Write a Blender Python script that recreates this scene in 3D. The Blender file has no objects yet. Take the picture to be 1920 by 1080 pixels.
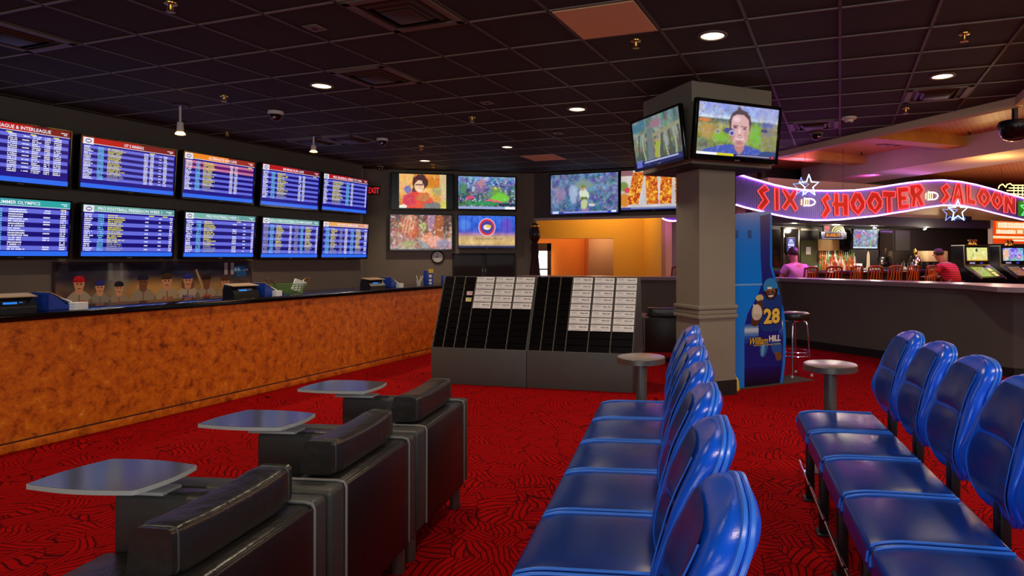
import bpy, bmesh, math, random
import numpy as np
from mathutils import Vector, Matrix
from mathutils.geometry import tessellate_polygon
random.seed(7); RNG = np.random.RandomState(11)
PI = math.pi
sc = bpy.context.scene
COL = sc.collection

# ------------------------------------------------------------------ camera numbers (1920 x 1080 frame)
FX, CX, CY, H = 1225.0, 1128.0, 483.0, 1.38
HC = 1.65                       # ceiling above the eye
ZC = H + HC
TH = 0.3494                     # the room grid is turned this much from the view axis
A2 = Vector((math.cos(TH), -math.sin(TH)))   # grid direction to the right
B2 = Vector((math.sin(TH), math.cos(TH)))    # grid direction away

def at_depth(px, py, d): return Vector(((px-CX)/FX*d, d, H+(CY-py)/FX*d))
def at_z(px, py, z=0.0): return at_depth(px, py, (z-H)*FX/(CY-py))
def on_plane(px, py, p0, n):    # vertical plane through p0 (x,y) with horizontal normal n
    dx = (px-CX)/FX
    d = (p0[0]*n[0]+p0[1]*n[1])/(dx*n[0]+n[1])
    return at_depth(px, py, d)

def lin(c):
    c = c/255.0
    return c/12.92 if c <= .04045 else ((c+.055)/1.055)**2.4
def rgb(r, g, b): return (lin(r), lin(g), lin(b), 1.0)

# ------------------------------------------------------------------ materials
def base_mat(name):
    m = bpy.data.materials.new(name); m.use_nodes = True
    nt = m.node_tree; b = nt.nodes['Principled BSDF']
    return m, nt, b
def mat(name, col, rough=.5, metal=0, spec=.5, bump=0, bscale=60, var=0, vscale=8, coat=0, alpha=1, trans=0):
    m, nt, b = base_mat(name)
    b.inputs['Base Color'].default_value = col
    b.inputs['Roughness'].default_value = rough
    b.inputs['Metallic'].default_value = metal
    b.inputs['Specular IOR Level'].default_value = spec
    b.inputs['Coat Weight'].default_value = coat
    b.inputs['Coat Roughness'].default_value = .12
    b.inputs['Transmission Weight'].default_value = trans
    tc = nt.nodes.new('ShaderNodeTexCoord')
    if bump:
        n = nt.nodes.new('ShaderNodeTexNoise'); n.inputs['Scale'].default_value = bscale; n.inputs['Detail'].default_value = 4
        bp = nt.nodes.new('ShaderNodeBump'); bp.inputs['Strength'].default_value = bump; bp.inputs['Distance'].default_value = .01
        nt.links.new(tc.outputs['Object'], n.inputs['Vector']); nt.links.new(n.outputs['Fac'], bp.inputs['Height'])
        nt.links.new(bp.outputs['Normal'], b.inputs['Normal'])
    if var:
        n = nt.nodes.new('ShaderNodeTexNoise'); n.inputs['Scale'].default_value = vscale; n.inputs['Detail'].default_value = 5
        r = nt.nodes.new('ShaderNodeValToRGB')
        r.color_ramp.elements[0].position = .3; r.color_ramp.elements[1].position = .7
        r.color_ramp.elements[0].color = tuple(c*(1-var) for c in col[:3])+(1,)
        r.color_ramp.elements[1].color = tuple(min(1, c*(1+var)) for c in col[:3])+(1,)
        nt.links.new(tc.outputs['Object'], n.inputs['Vector']); nt.links.new(n.outputs['Fac'], r.inputs['Fac'])
        nt.links.new(r.outputs['Color'], b.inputs['Base Color'])
    return m
def emit(name, col, s):
    m, nt, b = base_mat(name)
    b.inputs['Base Color'].default_value = (.02, .02, .02, 1)
    b.inputs['Emission Color'].default_value = col
    b.inputs['Emission Strength'].default_value = s
    return m
def attr_mat(name, emission=0, rough=.5, spec=.3):
    m, nt, b = base_mat(name)
    a = nt.nodes.new('ShaderNodeAttribute'); a.attribute_name = 'Col'
    b.inputs['Roughness'].default_value = rough; b.inputs['Specular IOR Level'].default_value = spec
    if emission:
        b.inputs['Base Color'].default_value = (.004, .004, .004, 1)
        nt.links.new(a.outputs['Color'], b.inputs['Emission Color']); b.inputs['Emission Strength'].default_value = emission
    else:
        nt.links.new(a.outputs['Color'], b.inputs['Base Color'])
    return m

def carpet_mat():
    m, nt, b = base_mat('red_carpet'); N = nt.nodes.new; L = nt.links.new
    b.inputs['Roughness'].default_value = .95; b.inputs['Specular IOR Level'].default_value = .05
    tc = N('ShaderNodeTexCoord')
    warp = N('ShaderNodeTexNoise'); warp.inputs['Scale'].default_value = 2.2; warp.inputs['Detail'].default_value = 1
    mx = N('ShaderNodeVectorMath'); mx.operation = 'MULTIPLY_ADD'; mx.inputs[1].default_value = (.28, .28, 0)
    L(tc.outputs['Object'], warp.inputs['Vector']); L(warp.outputs['Color'], mx.inputs[0]); L(tc.outputs['Object'], mx.inputs[2])
    vor = N('ShaderNodeTexVoronoi'); vor.inputs['Scale'].default_value = 6.5; L(mx.outputs[0], vor.inputs['Vector'])
    edge = N('ShaderNodeTexVoronoi'); edge.feature = 'DISTANCE_TO_EDGE'; edge.inputs['Scale'].default_value = 6.5; L(mx.outputs[0], edge.inputs['Vector'])
    sep = N('ShaderNodeSeparateColor'); L(vor.outputs['Color'], sep.inputs['Color'])
    ang = N('ShaderNodeMath'); ang.operation = 'MULTIPLY'; ang.inputs[1].default_value = 6.283; L(sep.outputs['Red'], ang.inputs[0])
    rot = N('ShaderNodeVectorRotate'); rot.rotation_type = 'Z_AXIS'; L(mx.outputs[0], rot.inputs['Vector']); L(ang.outputs[0], rot.inputs['Angle'])
    wav = N('ShaderNodeTexWave'); wav.inputs['Scale'].default_value = 9.5; wav.inputs['Distortion'].default_value = 3.2
    wav.inputs['Detail'].default_value = 1; wav.inputs['Detail Scale'].default_value = .6; L(rot.outputs[0], wav.inputs['Vector'])
    r1 = N('ShaderNodeValToRGB'); e = r1.color_ramp.elements; e[0].position = .09; e[0].color = (.08, .08, .08, 1); e[1].position = .21; e[1].color = (1, 1, 1, 1)
    L(wav.outputs['Fac'], r1.inputs['Fac'])
    r2 = N('ShaderNodeValToRGB'); e = r2.color_ramp.elements; e[0].position = .006; e[0].color = (0, 0, 0, 1); e[1].position = .022; e[1].color = (1, 1, 1, 1)
    L(edge.outputs['Distance'], r2.inputs['Fac'])
    mn = N('ShaderNodeMath'); mn.operation = 'MINIMUM'; L(r1.outputs['Color'], mn.inputs[0]); L(r2.outputs['Color'], mn.inputs[1])
    n2 = N('ShaderNodeTexNoise'); n2.inputs['Scale'].default_value = 130; L(tc.outputs['Object'], n2.inputs['Vector'])
    red = N('ShaderNodeMixRGB'); red.inputs[1].default_value = rgb(138, 3, 6); red.inputs[2].default_value = rgb(190, 7, 12); L(n2.outputs['Fac'], red.inputs['Fac'])
    mix = N('ShaderNodeMixRGB'); mix.inputs[1].default_value = rgb(66, 4, 10); L(mn.outputs[0], mix.inputs['Fac']); L(red.outputs[0], mix.inputs[2])
    L(mix.outputs[0], b.inputs['Base Color'])
    bp = N('ShaderNodeBump'); bp.inputs['Strength'].default_value = .4; bp.inputs['Distance'].default_value = .004
    L(n2.outputs['Fac'], bp.inputs['Height']); L(bp.outputs['Normal'], b.inputs['Normal'])
    return m
def burl_mat():
    m, nt, b = base_mat('orange_mottled_laminate'); N = nt.nodes.new; L = nt.links.new
    b.inputs['Roughness'].default_value = .45
    tc = N('ShaderNodeTexCoord')
    a = N('ShaderNodeTexNoise'); a.inputs['Scale'].default_value = 11; a.inputs['Detail'].default_value = 10; a.inputs['Roughness'].default_value = .78; a.inputs['Distortion'].default_value = .35
    L(tc.outputs['Object'], a.inputs['Vector'])
    r = N('ShaderNodeValToRGB'); cr = r.color_ramp
    cr.elements[0].position = .34; cr.elements[0].color = rgb(104, 38, 4)
    cr.elements[1].position = .68; cr.elements[1].color = rgb(252, 184, 70)
    x = cr.elements.new(.46); x.color = rgb(206, 96, 12)
    x = cr.elements.new(.6); x.color = rgb(236, 126, 20)
    L(a.outputs['Fac'], r.inputs['Fac']); L(r.outputs['Color'], b.inputs['Base Color'])
    return m
def wood_mat(name, c1, c2, rot=0, width=9):
    m, nt, b = base_mat(name); N = nt.nodes.new; L = nt.links.new
    b.inputs['Roughness'].default_value = .5
    tc = N('ShaderNodeTexCoord'); mp = N('ShaderNodeMapping'); mp.inputs['Rotation'].default_value = (0, 0, rot)
    L(tc.outputs['Object'], mp.inputs['Vector'])
    w = N('ShaderNodeTexWave'); w.wave_profile = 'SAW'; w.inputs['Scale'].default_value = width*.16; L(mp.outputs[0], w.inputs['Vector'])
    r = N('ShaderNodeValToRGB'); e = r.color_ramp.elements
    e[0].position = .0; e[0].color = tuple(c*.25 for c in c1[:3])+(1,); e[1].position = .1; e[1].color = c1
    x = e.new(1.0); x.color = c2
    L(w.outputs['Fac'], r.inputs['Fac']); L(r.outputs['Color'], b.inputs['Base Color'])
    return m

M = {}
M['carpet'] = carpet_mat(); M['burl'] = burl_mat()
M['tile'] = mat('dark_ceiling_tile', rgb(52, 54, 51), .78, spec=.35, bump=.25, bscale=220, var=.12, vscale=160)
M['tee'] = mat('lit_grid_metal', rgb(122, 120, 106), .45)
M['tan_tile'] = mat('tan_ceiling_tile', rgb(236, 214, 150), .8, bump=.2, bscale=200)
M['grey_wall'] = mat('grey_paint', rgb(128, 118, 104), .8, var=.05, vscale=3)
M['dark_wall'] = mat('charcoal_paint', rgb(92, 86, 80), .8, var=.05, vscale=3)
M['pillar'] = mat('pillar_paint', rgb(136, 128, 112), .7, var=.04, vscale=3)
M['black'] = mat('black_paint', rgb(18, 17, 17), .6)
M['granite'] = mat('black_granite', rgb(9, 9, 10), .12, var=.6, vscale=150)
M['yellow_wall'] = mat('amber_paint', rgb(226, 160, 40), .8)
M['orange_wall'] = mat('orange_paint', rgb(224, 126, 30), .8)
M['cream'] = mat('cream_paint', rgb(214, 196, 162), .7)
M['lilac'] = mat('pale_soffit_paint', rgb(200, 178, 168), .8)
M['wood_ceiling'] = wood_mat('slatted_wood', rgb(176, 104, 44), rgb(202, 126, 58), 0.6, 24)
M['beam'] = mat('honey_wood', rgb(196, 140, 62), .5, var=.12, vscale=6)
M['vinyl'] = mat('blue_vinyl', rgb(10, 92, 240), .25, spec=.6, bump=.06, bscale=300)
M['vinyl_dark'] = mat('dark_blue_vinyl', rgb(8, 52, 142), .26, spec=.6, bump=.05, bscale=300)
M['thread'] = mat('light_blue_piping', rgb(54, 128, 250), .3)
M['leather'] = mat('black_leather', rgb(38, 35, 33), .3, spec=.6, bump=.35, bscale=24)
M['leather_brown'] = mat('dark_brown_leather', rgb(28, 16, 15), .42, spec=.5, bump=.1, bscale=40)
M['leather_grey'] = mat('charcoal_leather', rgb(58, 60, 58), .45, spec=.5, bump=.15, bscale=60)
M['pipe_grey'] = mat('grey_piping', rgb(122, 120, 118), .4)
M['black_metal'] = mat('black_metal', rgb(14, 14, 15), .4, spec=.5)
M['steel'] = mat('brushed_steel', rgb(150, 146, 136), .3, metal=1)
M['chrome'] = mat('chrome', rgb(225, 222, 220), .08, metal=1)
M['grey_metal'] = mat('grey_metal', rgb(110, 112, 106), .45, metal=.6)
M['tablet'] = mat('grey_laminate', rgb(84, 88, 96), .13, spec=.7)
M['tablet_edge'] = mat('pale_grey_edge', rgb(168, 170, 168), .4)
M['table_top'] = mat('table_laminate', rgb(140, 128, 126), .28, spec=.8)
M['table_rim'] = mat('table_rim_metal', rgb(128, 124, 116), .4, metal=.7)
M['rack'] = mat('rack_grey_laminate', rgb(78, 78, 74), .55, var=.05)
M['acrylic'] = mat('black_acrylic', rgb(14, 9, 11), .2, spec=.5)
M['divider'] = mat('rack_divider_edge', rgb(92, 86, 78), .4)
M['bezel'] = mat('glossy_black_plastic', rgb(10, 10, 11), .15, spec=.5)
M['plastic'] = mat('black_plastic', rgb(20, 20, 22), .4)
M['white'] = mat('white_plastic', rgb(220, 216, 208), .4)
M['paper'] = mat('white_paper', rgb(252, 250, 246), .8)
M['pink_paper'] = mat('pink_paper', rgb(240, 196, 200), .8)
M['yellow_paper'] = mat('yellow_paper', rgb(232, 224, 150), .8)
M['ink'] = mat('black_ink', rgb(40, 38, 40), .8)
M['ink_grey'] = mat('grey_ink', rgb(170, 166, 164), .8)
M['blue_card'] = mat('blue_cardboard', rgb(28, 66, 168), .4)
M['light_blue'] = mat('light_blue_print', rgb(120, 170, 225), .4)
M['kiosk'] = mat('blue_kiosk_laminate', rgb(10, 130, 246), .22, spec=.6, coat=.3)
M['print'] = attr_mat('printed_graphic', 0, .3, .5)
M['cloth'] = attr_mat('printed_banner_cloth', 0, .7, .2)
M['screen'] = attr_mat('lit_screen', 1.05, .25, .4)
M['lamp'] = emit('lamp_glow', (1, .78, .46, 1), 5)
M['lampdim'] = emit('lamp_glow_far', (1, .86, .66, 1), 6)
M['glass_dark'] = mat('dark_glass', rgb(48, 40, 38), .06, spec=.8)
M['neon_red'] = emit('red_neon', (1, .055, .05, 1), 2.3)
M['neon_violet'] = emit('violet_neon', (.62, .2, 1, 1), 14)
M['neon_blue'] = emit('blue_white_neon', (.3, .5, 1, 1), 5)
M['neon_blue_dim'] = emit('dim_blue_neon', (.25, .4, 1, 1), 1.6)
M['neon_yellow'] = emit('yellow_neon', (1, .68, .16, 1), 5)
M['neon_white'] = emit('white_neon', (1, .9, .66, 1), 5)
M['neon_green'] = emit('green_neon', (.08, 1, .16, 1), 3)
M['red_paint'] = mat('red_letter_paint', rgb(196, 8, 16), .45)
M['purple_panel'] = mat('corrugated_violet_metal', rgb(124, 100, 160), .3, metal=.7)
M['daylight'] = emit('daylight', (.9, .95, 1, 1), 4)
M['skin'] = mat('skin', rgb(176, 112, 84), .5)
M['hair'] = mat('dark_hair', rgb(52, 26, 20), .6)
M['denim'] = mat('dark_trousers', rgb(28, 30, 44), .8)
M['pinkshirt'] = mat('dusty_pink_shirt', rgb(188, 130, 140), .8, bump=.2, bscale=30)
M['bottle_amber'] = mat('amber_glass', rgb(206, 116, 40), .12, spec=.8, trans=.35)
M['bottle_clear'] = mat('clear_bottle_glass', rgb(240, 232, 214), .08, spec=.9, trans=.35)
M['bottle_green'] = mat('green_glass', rgb(96, 170, 80), .1, spec=.8, trans=.35)
M['bottle_red'] = mat('red_glass', rgb(190, 60, 40), .1, spec=.8, trans=.35)
M['chairwood'] = mat('brown_varnished_wood', rgb(120, 52, 26), .35)
M['olive'] = mat('olive_panel', rgb(70, 74, 34), .6)
M['green_mesh'] = mat('green_wire', rgb(86, 130, 60), .5)
M['maroon'] = mat('maroon_cloth', rgb(46, 8, 16), .8)
M['mirror'] = mat('bar_mirror', rgb(120, 116, 110), .05, metal=1)
M['yellow_plastic'] = mat('yellow_plastic', rgb(225, 200, 60), .5)
M['brass'] = mat('brass', rgb(200, 160, 80), .25, metal=1)

def striped_shirt():
    m, nt, b = base_mat('red_striped_shirt'); N = nt.nodes.new; L = nt.links.new
    b.inputs['Roughness'].default_value = .8
    tc = N('ShaderNodeTexCoord'); w = N('ShaderNodeTexWave'); w.bands_direction = 'Z'; w.inputs['Scale'].default_value = 9
    r = N('ShaderNodeValToRGB'); e = r.color_ramp.elements; e[0].position = .25; e[0].color = rgb(90, 10, 24); e[1].position = .4; e[1].color = rgb(226, 44, 66)
    L(tc.outputs['Object'], w.inputs['Vector']); L(w.outputs['Fac'], r.inputs['Fac']); L(r.outputs['Color'], b.inputs['Base Color'])
    return m
M['redshirt'] = striped_shirt()

# ------------------------------------------------------------------ mesh helpers
class MB:
    def __init__(s): s.v = []; s.f = []; s.mi = []
    def add(s, vs, fs, mi=0, X=None):
        o = len(s.v)
        s.v += [tuple(X @ Vector(p)) if X else tuple(p) for p in vs]
        for f in fs: s.f.append(tuple(i+o for i in f)); s.mi.append(mi)
        return s
    def box(s, x0, x1, y0, y1, z0, z1, mi=0, bev=0, seg=2, X=None, fn=None, cuts=0):
        bm = bmesh.new(); bmesh.ops.create_cube(bm, size=1)
        for v in bm.verts: v.co = Vector((x0+(v.co.x+.5)*(x1-x0), y0+(v.co.y+.5)*(y1-y0), z0+(v.co.z+.5)*(z1-z0)))
        if cuts: bmesh.ops.subdivide_edges(bm, edges=bm.edges[:], cuts=cuts, use_grid_fill=True)
        if bev:
            ed = [e for e in bm.edges if len(e.link_faces) == 2 and e.calc_face_angle(0) > .5]
            bmesh.ops.bevel(bm, geom=ed, offset=bev, segments=seg, profile=.5, affect='EDGES', clamp_overlap=True)
        if fn:
            for v in bm.verts: v.co = Vector(fn(*v.co))
        bm.verts.index_update()
        s.add([v.co[:] for v in bm.verts], [[v.index for v in f.verts] for f in bm.faces], mi, X); bm.free(); return s
    def cyl(s, p0, p1, r0, r1=None, n=16, mi=0, caps=True):
        p0, p1 = Vector(p0), Vector(p1); r1 = r0 if r1 is None else r1
        q = (p1-p0).to_track_quat('Z', 'Y').to_matrix()
        vs = []
        for p, r in ((p0, r0), (p1, r1)):
            for k in range(n): a = 2*PI*k/n; vs.append(p+q @ Vector((r*math.cos(a), r*math.sin(a), 0)))
        fs = [(k, (k+1) % n, n+(k+1) % n, n+k) for k in range(n)]
        if caps: fs += [tuple(range(n-1, -1, -1)), tuple(range(n, 2*n))]
        return s.add(vs, fs, mi)
    def tube(s, path, r, n=8, closed=False, mi=0):
        P = [Vector(p) for p in path]; m = len(P); vs = []
        up = None
        for i, p in enumerate(P):
            a = P[(i-1) % m] if (closed or i > 0) else p; b = P[(i+1) % m] if (closed or i < m-1) else p
            t = (b-a).normalized() if (b-a).length > 1e-9 else Vector((0, 0, 1))
            if up is None: up = t.orthogonal().normalized()
            up = (up - t*up.dot(t))
            up = up.normalized() if up.length > 1e-6 else t.orthogonal().normalized()
            w = t.cross(up)
            rr = r[i] if isinstance(r, (list, tuple)) else r
            for k in range(n): g = 2*PI*k/n; vs.append(p+(up*math.cos(g)+w*math.sin(g))*rr)
        fs = []
        for i in range(m if closed else m-1):
            j = (i+1) % m
            for k in range(n): fs.append((i*n+k, i*n+(k+1) % n, j*n+(k+1) % n, j*n+k))
        if not closed: fs += [tuple(range(n-1, -1, -1)), tuple(range((m-1)*n, m*n))]
        return s.add(vs, fs, mi)
    def lathe(s, prof, n=24, c=(0, 0, 0), mi=0, X=None, cap=True):
        vs = []; m = len(prof)
        for r, z in prof:
            for k in range(n): a = 2*PI*k/n; vs.append((c[0]+r*math.cos(a), c[1]+r*math.sin(a), c[2]+z))
        fs = [(i*n+k, i*n+(k+1) % n, (i+1)*n+(k+1) % n, (i+1)*n+k) for i in range(m-1) for k in range(n)]
        if cap and prof[0][0] > 1e-6: fs.append(tuple(range(n-1, -1, -1)))
        if cap and prof[-1][0] > 1e-6: fs.append(tuple(range((m-1)*n, m*n)))
        return s.add(vs, fs, mi, X)
    def loft(s, rings, mi=0, cap=True):
        n = len(rings[0]); vs = [p for r in rings for p in r]; m = len(rings)
        fs = [(i*n+k, i*n+(k+1) % n, (i+1)*n+(k+1) % n, (i+1)*n+k) for i in range(m-1) for k in range(n)]
        if cap: fs += [tuple(range(n-1, -1, -1)), tuple(range((m-1)*n, m*n))]
        return s.add(vs, fs, mi)
    def prism(s, poly, h0, h1, X=None, mi=0):   # polygon in local xy, extruded along local z
        n = len(poly)
        tri = tessellate_polygon([[Vector((p[0], p[1], 0)) for p in poly]])
        vs = [(p[0], p[1], h0) for p in poly]+[(p[0], p[1], h1) for p in poly]
        fs = [tuple(t) for t in tri]+[tuple(i+n for i in reversed(t)) for t in tri]
        fs += [(k, (k+1) % n, n+(k+1) % n, n+k) for k in range(n)]
        return s.add(vs, fs, mi, X)
    def sphere(s, c, r, n=16, m=10, mi=0, sq=(1, 1, 1), X=None):
        prof = [(max(1e-5, math.sin(PI*i/m)), -math.cos(PI*i/m)) for i in range(m+1)]
        vs = []
        for a, z in prof:
            for k in range(n): t = 2*PI*k/n; vs.append((c[0]+r*sq[0]*a*math.cos(t), c[1]+r*sq[1]*a*math.sin(t), c[2]+r*sq[2]*z))
        fs = [(i*n+k, i*n+(k+1) % n, (i+1)*n+(k+1) % n, (i+1)*n+k) for i in range(m) for k in range(n)]
        return s.add(vs, fs, mi, X)
    def mesh(s, name, mats, angle=.7, recalc=True):
        me = bpy.data.meshes.new(name); me.from_pydata(s.v, [], s.f)
        for m in (mats if isinstance(mats, (list, tuple)) else [mats]): me.materials.append(m)
        me.polygons.foreach_set('material_index', s.mi)
        me.polygons.foreach_set('use_smooth', [True]*len(s.f))
        if recalc:
            bm = bmesh.new(); bm.from_mesh(me)
            bmesh.ops.remove_doubles(bm, verts=bm.verts, dist=1e-6)
            bmesh.ops.recalc_face_normals(bm, faces=bm.faces); bm.to_mesh(me); bm.free()
        me.set_sharp_from_angle(angle=angle); me.update()
        return me
    def build(s, name, mats, parent=None, angle=.7, recalc=True):
        return link(name, s.mesh(name, mats, angle, recalc), parent)

def link(name, data, parent=None):
    o = bpy.data.objects.new(name, data); COL.objects.link(o)
    if parent is not None: o.parent = parent
    return o
def tag(o, label, cat, group=None, kind=None):
    o['label'] = label; o['category'] = cat
    if group: o['group'] = group
    if kind: o['kind'] = kind
    return o
def thing(name, label, cat, loc=(0, 0, 0), rot=0, group=None, tilt=0):
    o = link(name, None); o.empty_display_size = .1
    o.location = loc; o.rotation_euler = (tilt, 0, rot)
    return tag(o, label, cat, group)
def struct(name, mb, m, parent=None, angle=.7, recalc=True):
    o = mb.build(name, m, parent, angle, recalc)
    if parent is None: o['kind'] = 'structure'
    return o
def dup(root, loc, rot=None, label=None, group=None):
    r = root.copy(); COL.objects.link(r); r.location = loc
    if rot is not None: r.rotation_euler = (root.rotation_euler[0], 0, rot)
    if label: r['label'] = label
    if group: r['group'] = group
    for ch in list(root.children):
        c = ch.copy(); COL.objects.link(c); c.parent = r
        for g in list(ch.children):
            d = g.copy(); COL.objects.link(d); d.parent = c
    return r
def grid_frame(p, rot):
    return Matrix.Translation(Vector(p)) @ Matrix.Rotation(rot, 4, 'Z')

# ------------------------------------------------------------------ text and flat artwork
_tc = {}
def text2d(body, bold=0.0, shear=0.0, res=2):
    key = (body, bold, shear, res)
    if key in _tc: return _tc[key]
    cu = bpy.data.curves.new('t', 'FONT'); cu.body = body; cu.size = 1; cu.resolution_u = res; cu.offset = bold; cu.shear = shear
    cu.fill_mode = 'FRONT'
    o = bpy.data.objects.new('t', cu); COL.objects.link(o)
    dg = bpy.context.evaluated_depsgraph_get(); dg.update()
    me = o.evaluated_get(dg).to_mesh()
    vs = np.array([v.co[:2] for v in me.vertices]) if len(me.vertices) else np.zeros((0, 2))
    fs = [tuple(p.vertices) for p in me.polygons]
    o.evaluated_get(dg).to_mesh_clear()
    bpy.data.objects.remove(o); bpy.data.curves.remove(cu)
    if len(vs):
        mn, mx = vs.min(0), vs.max(0); vs = (vs-mn)/np.maximum(mx-mn, 1e-6)
        asp = (mx-mn)[0]/max((mx-mn)[1], 1e-6)
    else: asp = 1
    _tc[key] = (vs, fs, asp); return _tc[key]

class Canvas:     # flat coloured artwork in local x (right), z (up), facing -y
    def __init__(s, W, Hh, eps=.0005): s.W, s.H, s.eps = W, Hh, eps; s.v = []; s.f = []; s.c = []
    def _p(s, x, y, lay): return (x*s.W, -lay*s.eps, y*s.H)
    def poly(s, pts, col, lay=0):
        o = len(s.v); s.v += [s._p(x, y, lay) for x, y in pts]
        tri = [tuple(range(len(pts)))] if len(pts) <= 4 else tessellate_polygon([[Vector((x*s.W, y*s.H, 0)) for x, y in pts]])
        for t in tri: s.f.append(tuple(i+o for i in t)); s.c.append(col)
    def rect(s, x0, y0, x1, y1, col, lay=0): s.poly([(x0, y0), (x1, y0), (x1, y1), (x0, y1)], col, lay)
    def ell(s, cx, cy, rx, ry, col, lay=0, n=20): s.poly([(cx+rx*math.cos(2*PI*k/n), cy+ry*math.sin(2*PI*k/n)) for k in range(n)], col, lay)
    def text(s, body, x0, y0, x1, y1, col, lay=1, bold=.0, shear=0, res=2):
        vs, fs, _ = text2d(body, bold, shear, res); o = len(s.v)
        s.v += [s._p(x0+a*(x1-x0), y0+b*(y1-y0), lay) for a, b in vs]
        for f in fs: s.f.append(tuple(i+o for i in f)); s.c.append(col)
    def image(s, arr, x0=0, y0=0, x1=1, y1=1, lay=0):   # arr[row from top][col] display colours 0..1
        h, w = arr.shape[:2]; o = len(s.v)
        a = np.clip(arr, 0, 1); a = np.where(a <= .04045, a/12.92, ((a+.055)/1.055)**2.4)
        for r in range(h):
            for c in range(w): s.v.append(s._p(x0+(x1-x0)*c/(w-1), y1-(y1-y0)*r/(h-1), lay))
        for r in range(h-1):
            for c in range(w-1):
                q = ((r+1, c), (r+1, c+1), (r, c+1), (r, c))
                s.f.append(tuple(o+i*w+j for i, j in q)); s.c.append([tuple(a[i, j])+(1,) for i, j in q])
    def build(s, name, m, parent=None):
        me = bpy.data.meshes.new(name); me.from_pydata(s.v, [], s.f); me.materials.append(m)
        at = me.color_attributes.new('Col', 'FLOAT_COLOR', 'CORNER'); out = []
        for f, c in zip(s.f, s.c):
            if isinstance(c, list):
                for q in c: out += q
            else: out += list(c)*len(f)
        at.data.foreach_set('color', out); me.update()
        return link(name, me, parent)
# ================================================================== THE SETTING
W0 = Vector((-10.06, -4.0)); WL = Vector((-4.286, 11.59)); W1 = Vector((-4.43, 12.1)); W2 = Vector((-1.545, 12.8)); W3 = Vector((-1.32, 12.78))
HD = Vector((.932, -.363)); W4 = W3+HD*4.0            # header wall over the opening
T0 = Vector((2.386, 10.99)); T1 = Vector((2.75, 10.16)); T2 = Vector((4.25, 6.715)); T3 = T2-B2*11.5
NL = Vector((.9376, -.3477)); DL = Vector((.3477, .9376))    # left wall normal (into the room) and run
TL_ = math.atan2(NL.x, -NL.y)

def wall(mb, a, b, z0, z1, th=.12, mi=0):   # thickness goes to the left of a->b
    d = (b-a).normalized(); n = Vector((-d.y, d.x))*th
    mb.prism([(a.x, a.y), (b.x, b.y), (b.x+n.x, b.y+n.y), (a.x+n.x, a.y+n.y)], z0, z1, mi=mi)

m = MB(); m.prism([(-13, -5), (16, -5), (16, 22), (-13, 22)], -.1, 0); struct('floor', m, M['carpet'])
m = MB(); m.prism([tuple(p) for p in (W0, WL, W1, W2, W3, W4, T0, T1, T2, T3)], ZC, ZC+.1); ceil_o = struct('ceiling', m, M['tile'])
# ceiling grid of thin tee bars, clipped to the ceiling outline
S0, OU, OV = .6103, .0028, 4.586
poly = [W0, WL, W1, W2, W3, W4, T0, T1, T2, T3]
def inside(p):
    r = False; n = len(poly)
    for i in range(n):
        a, b = poly[i], poly[i-1]
        if (a.y > p.y) != (b.y > p.y) and p.x < (b.x-a.x)*(p.y-a.y)/(b.y-a.y)+a.x: r = not r
    return r
def g2w(i, j): u = OU+i*S0; v = OV+j*S0; return A2*u+B2*v
def cell(i, j): return g2w(i+.5, j+.5)
mA, mB_ = MB(), MB()
def seg(a, b, w, m):
    d = (b-a).normalized(); n = Vector((-d.y, d.x))*w
    m.prism([(a.x-n.x, a.y-n.y), (b.x-n.x, b.y-n.y), (b.x+n.x, b.y+n.y), (a.x+n.x, a.y+n.y)], ZC-.007, ZC)
for fam in (0, 1):
    for k in range(-16, 14):
        t = -22.0; start = None; step = .05
        while t < 22:
            p = g2w(t, k) if fam == 0 else g2w(k, t)
            if inside(p) and p.y > -1.5:
                if start is None: start = p
                last = p
            elif start is not None:
                seg(start, last, .009 if fam == 0 else .0105, mA if fam == 0 else mB_); start = None
            t += step
struct('trim_1', mA, M['tee']); struct('trim_5', mB_, mat('shaded_grid_metal', rgb(74, 70, 64), .5))  # lit and shaded look of the two bar directions put into their colours
# light tan replacement tiles
for (i, j, lab) in ((-3, -1, 'bare tan ceiling tile among the dark tiles, in front of the pillar screens'), (-8, 8, 'tan ceiling tile near the back wall of televisions')):
    p = cell(i, j); X = grid_frame((p.x, p.y, ZC), -TH); mb = MB(); mb.box(-.285, .285, -.285, .285, -.011, -.003, X=X)
    o = mb.build('ceiling_tile', M['tan_tile']); tag(o, lab, 'ceiling tile')

# left wall, its return, angled television wall, header wall
m = MB(); wall(m, W0, WL+DL*.06, 0, ZC); wall(m, WL+DL*.03, W1+Vector((-.05, .05)), 0, ZC, .3); struct('wall_left', m, M['dark_wall'])
m = MB(); wall(m, W1, W2, 0, ZC); wall(m, W2, W3, 0, ZC, .3); struct('wall_back', m, M['grey_wall'])
zh = H+(CY-410)/FX*12.7
m = MB(); wall(m, W3, W4, zh, ZC, .35); struct('wall_header', m, M['dark_wall'])
m = MB(); n_ = Vector((-HD.y, HD.x)); a = W3-n_*.012; b = W4-n_*.012; wall(m, a, b, zh-.035, zh+.012, .03); struct('trim_2', m, M['lilac'])

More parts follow.
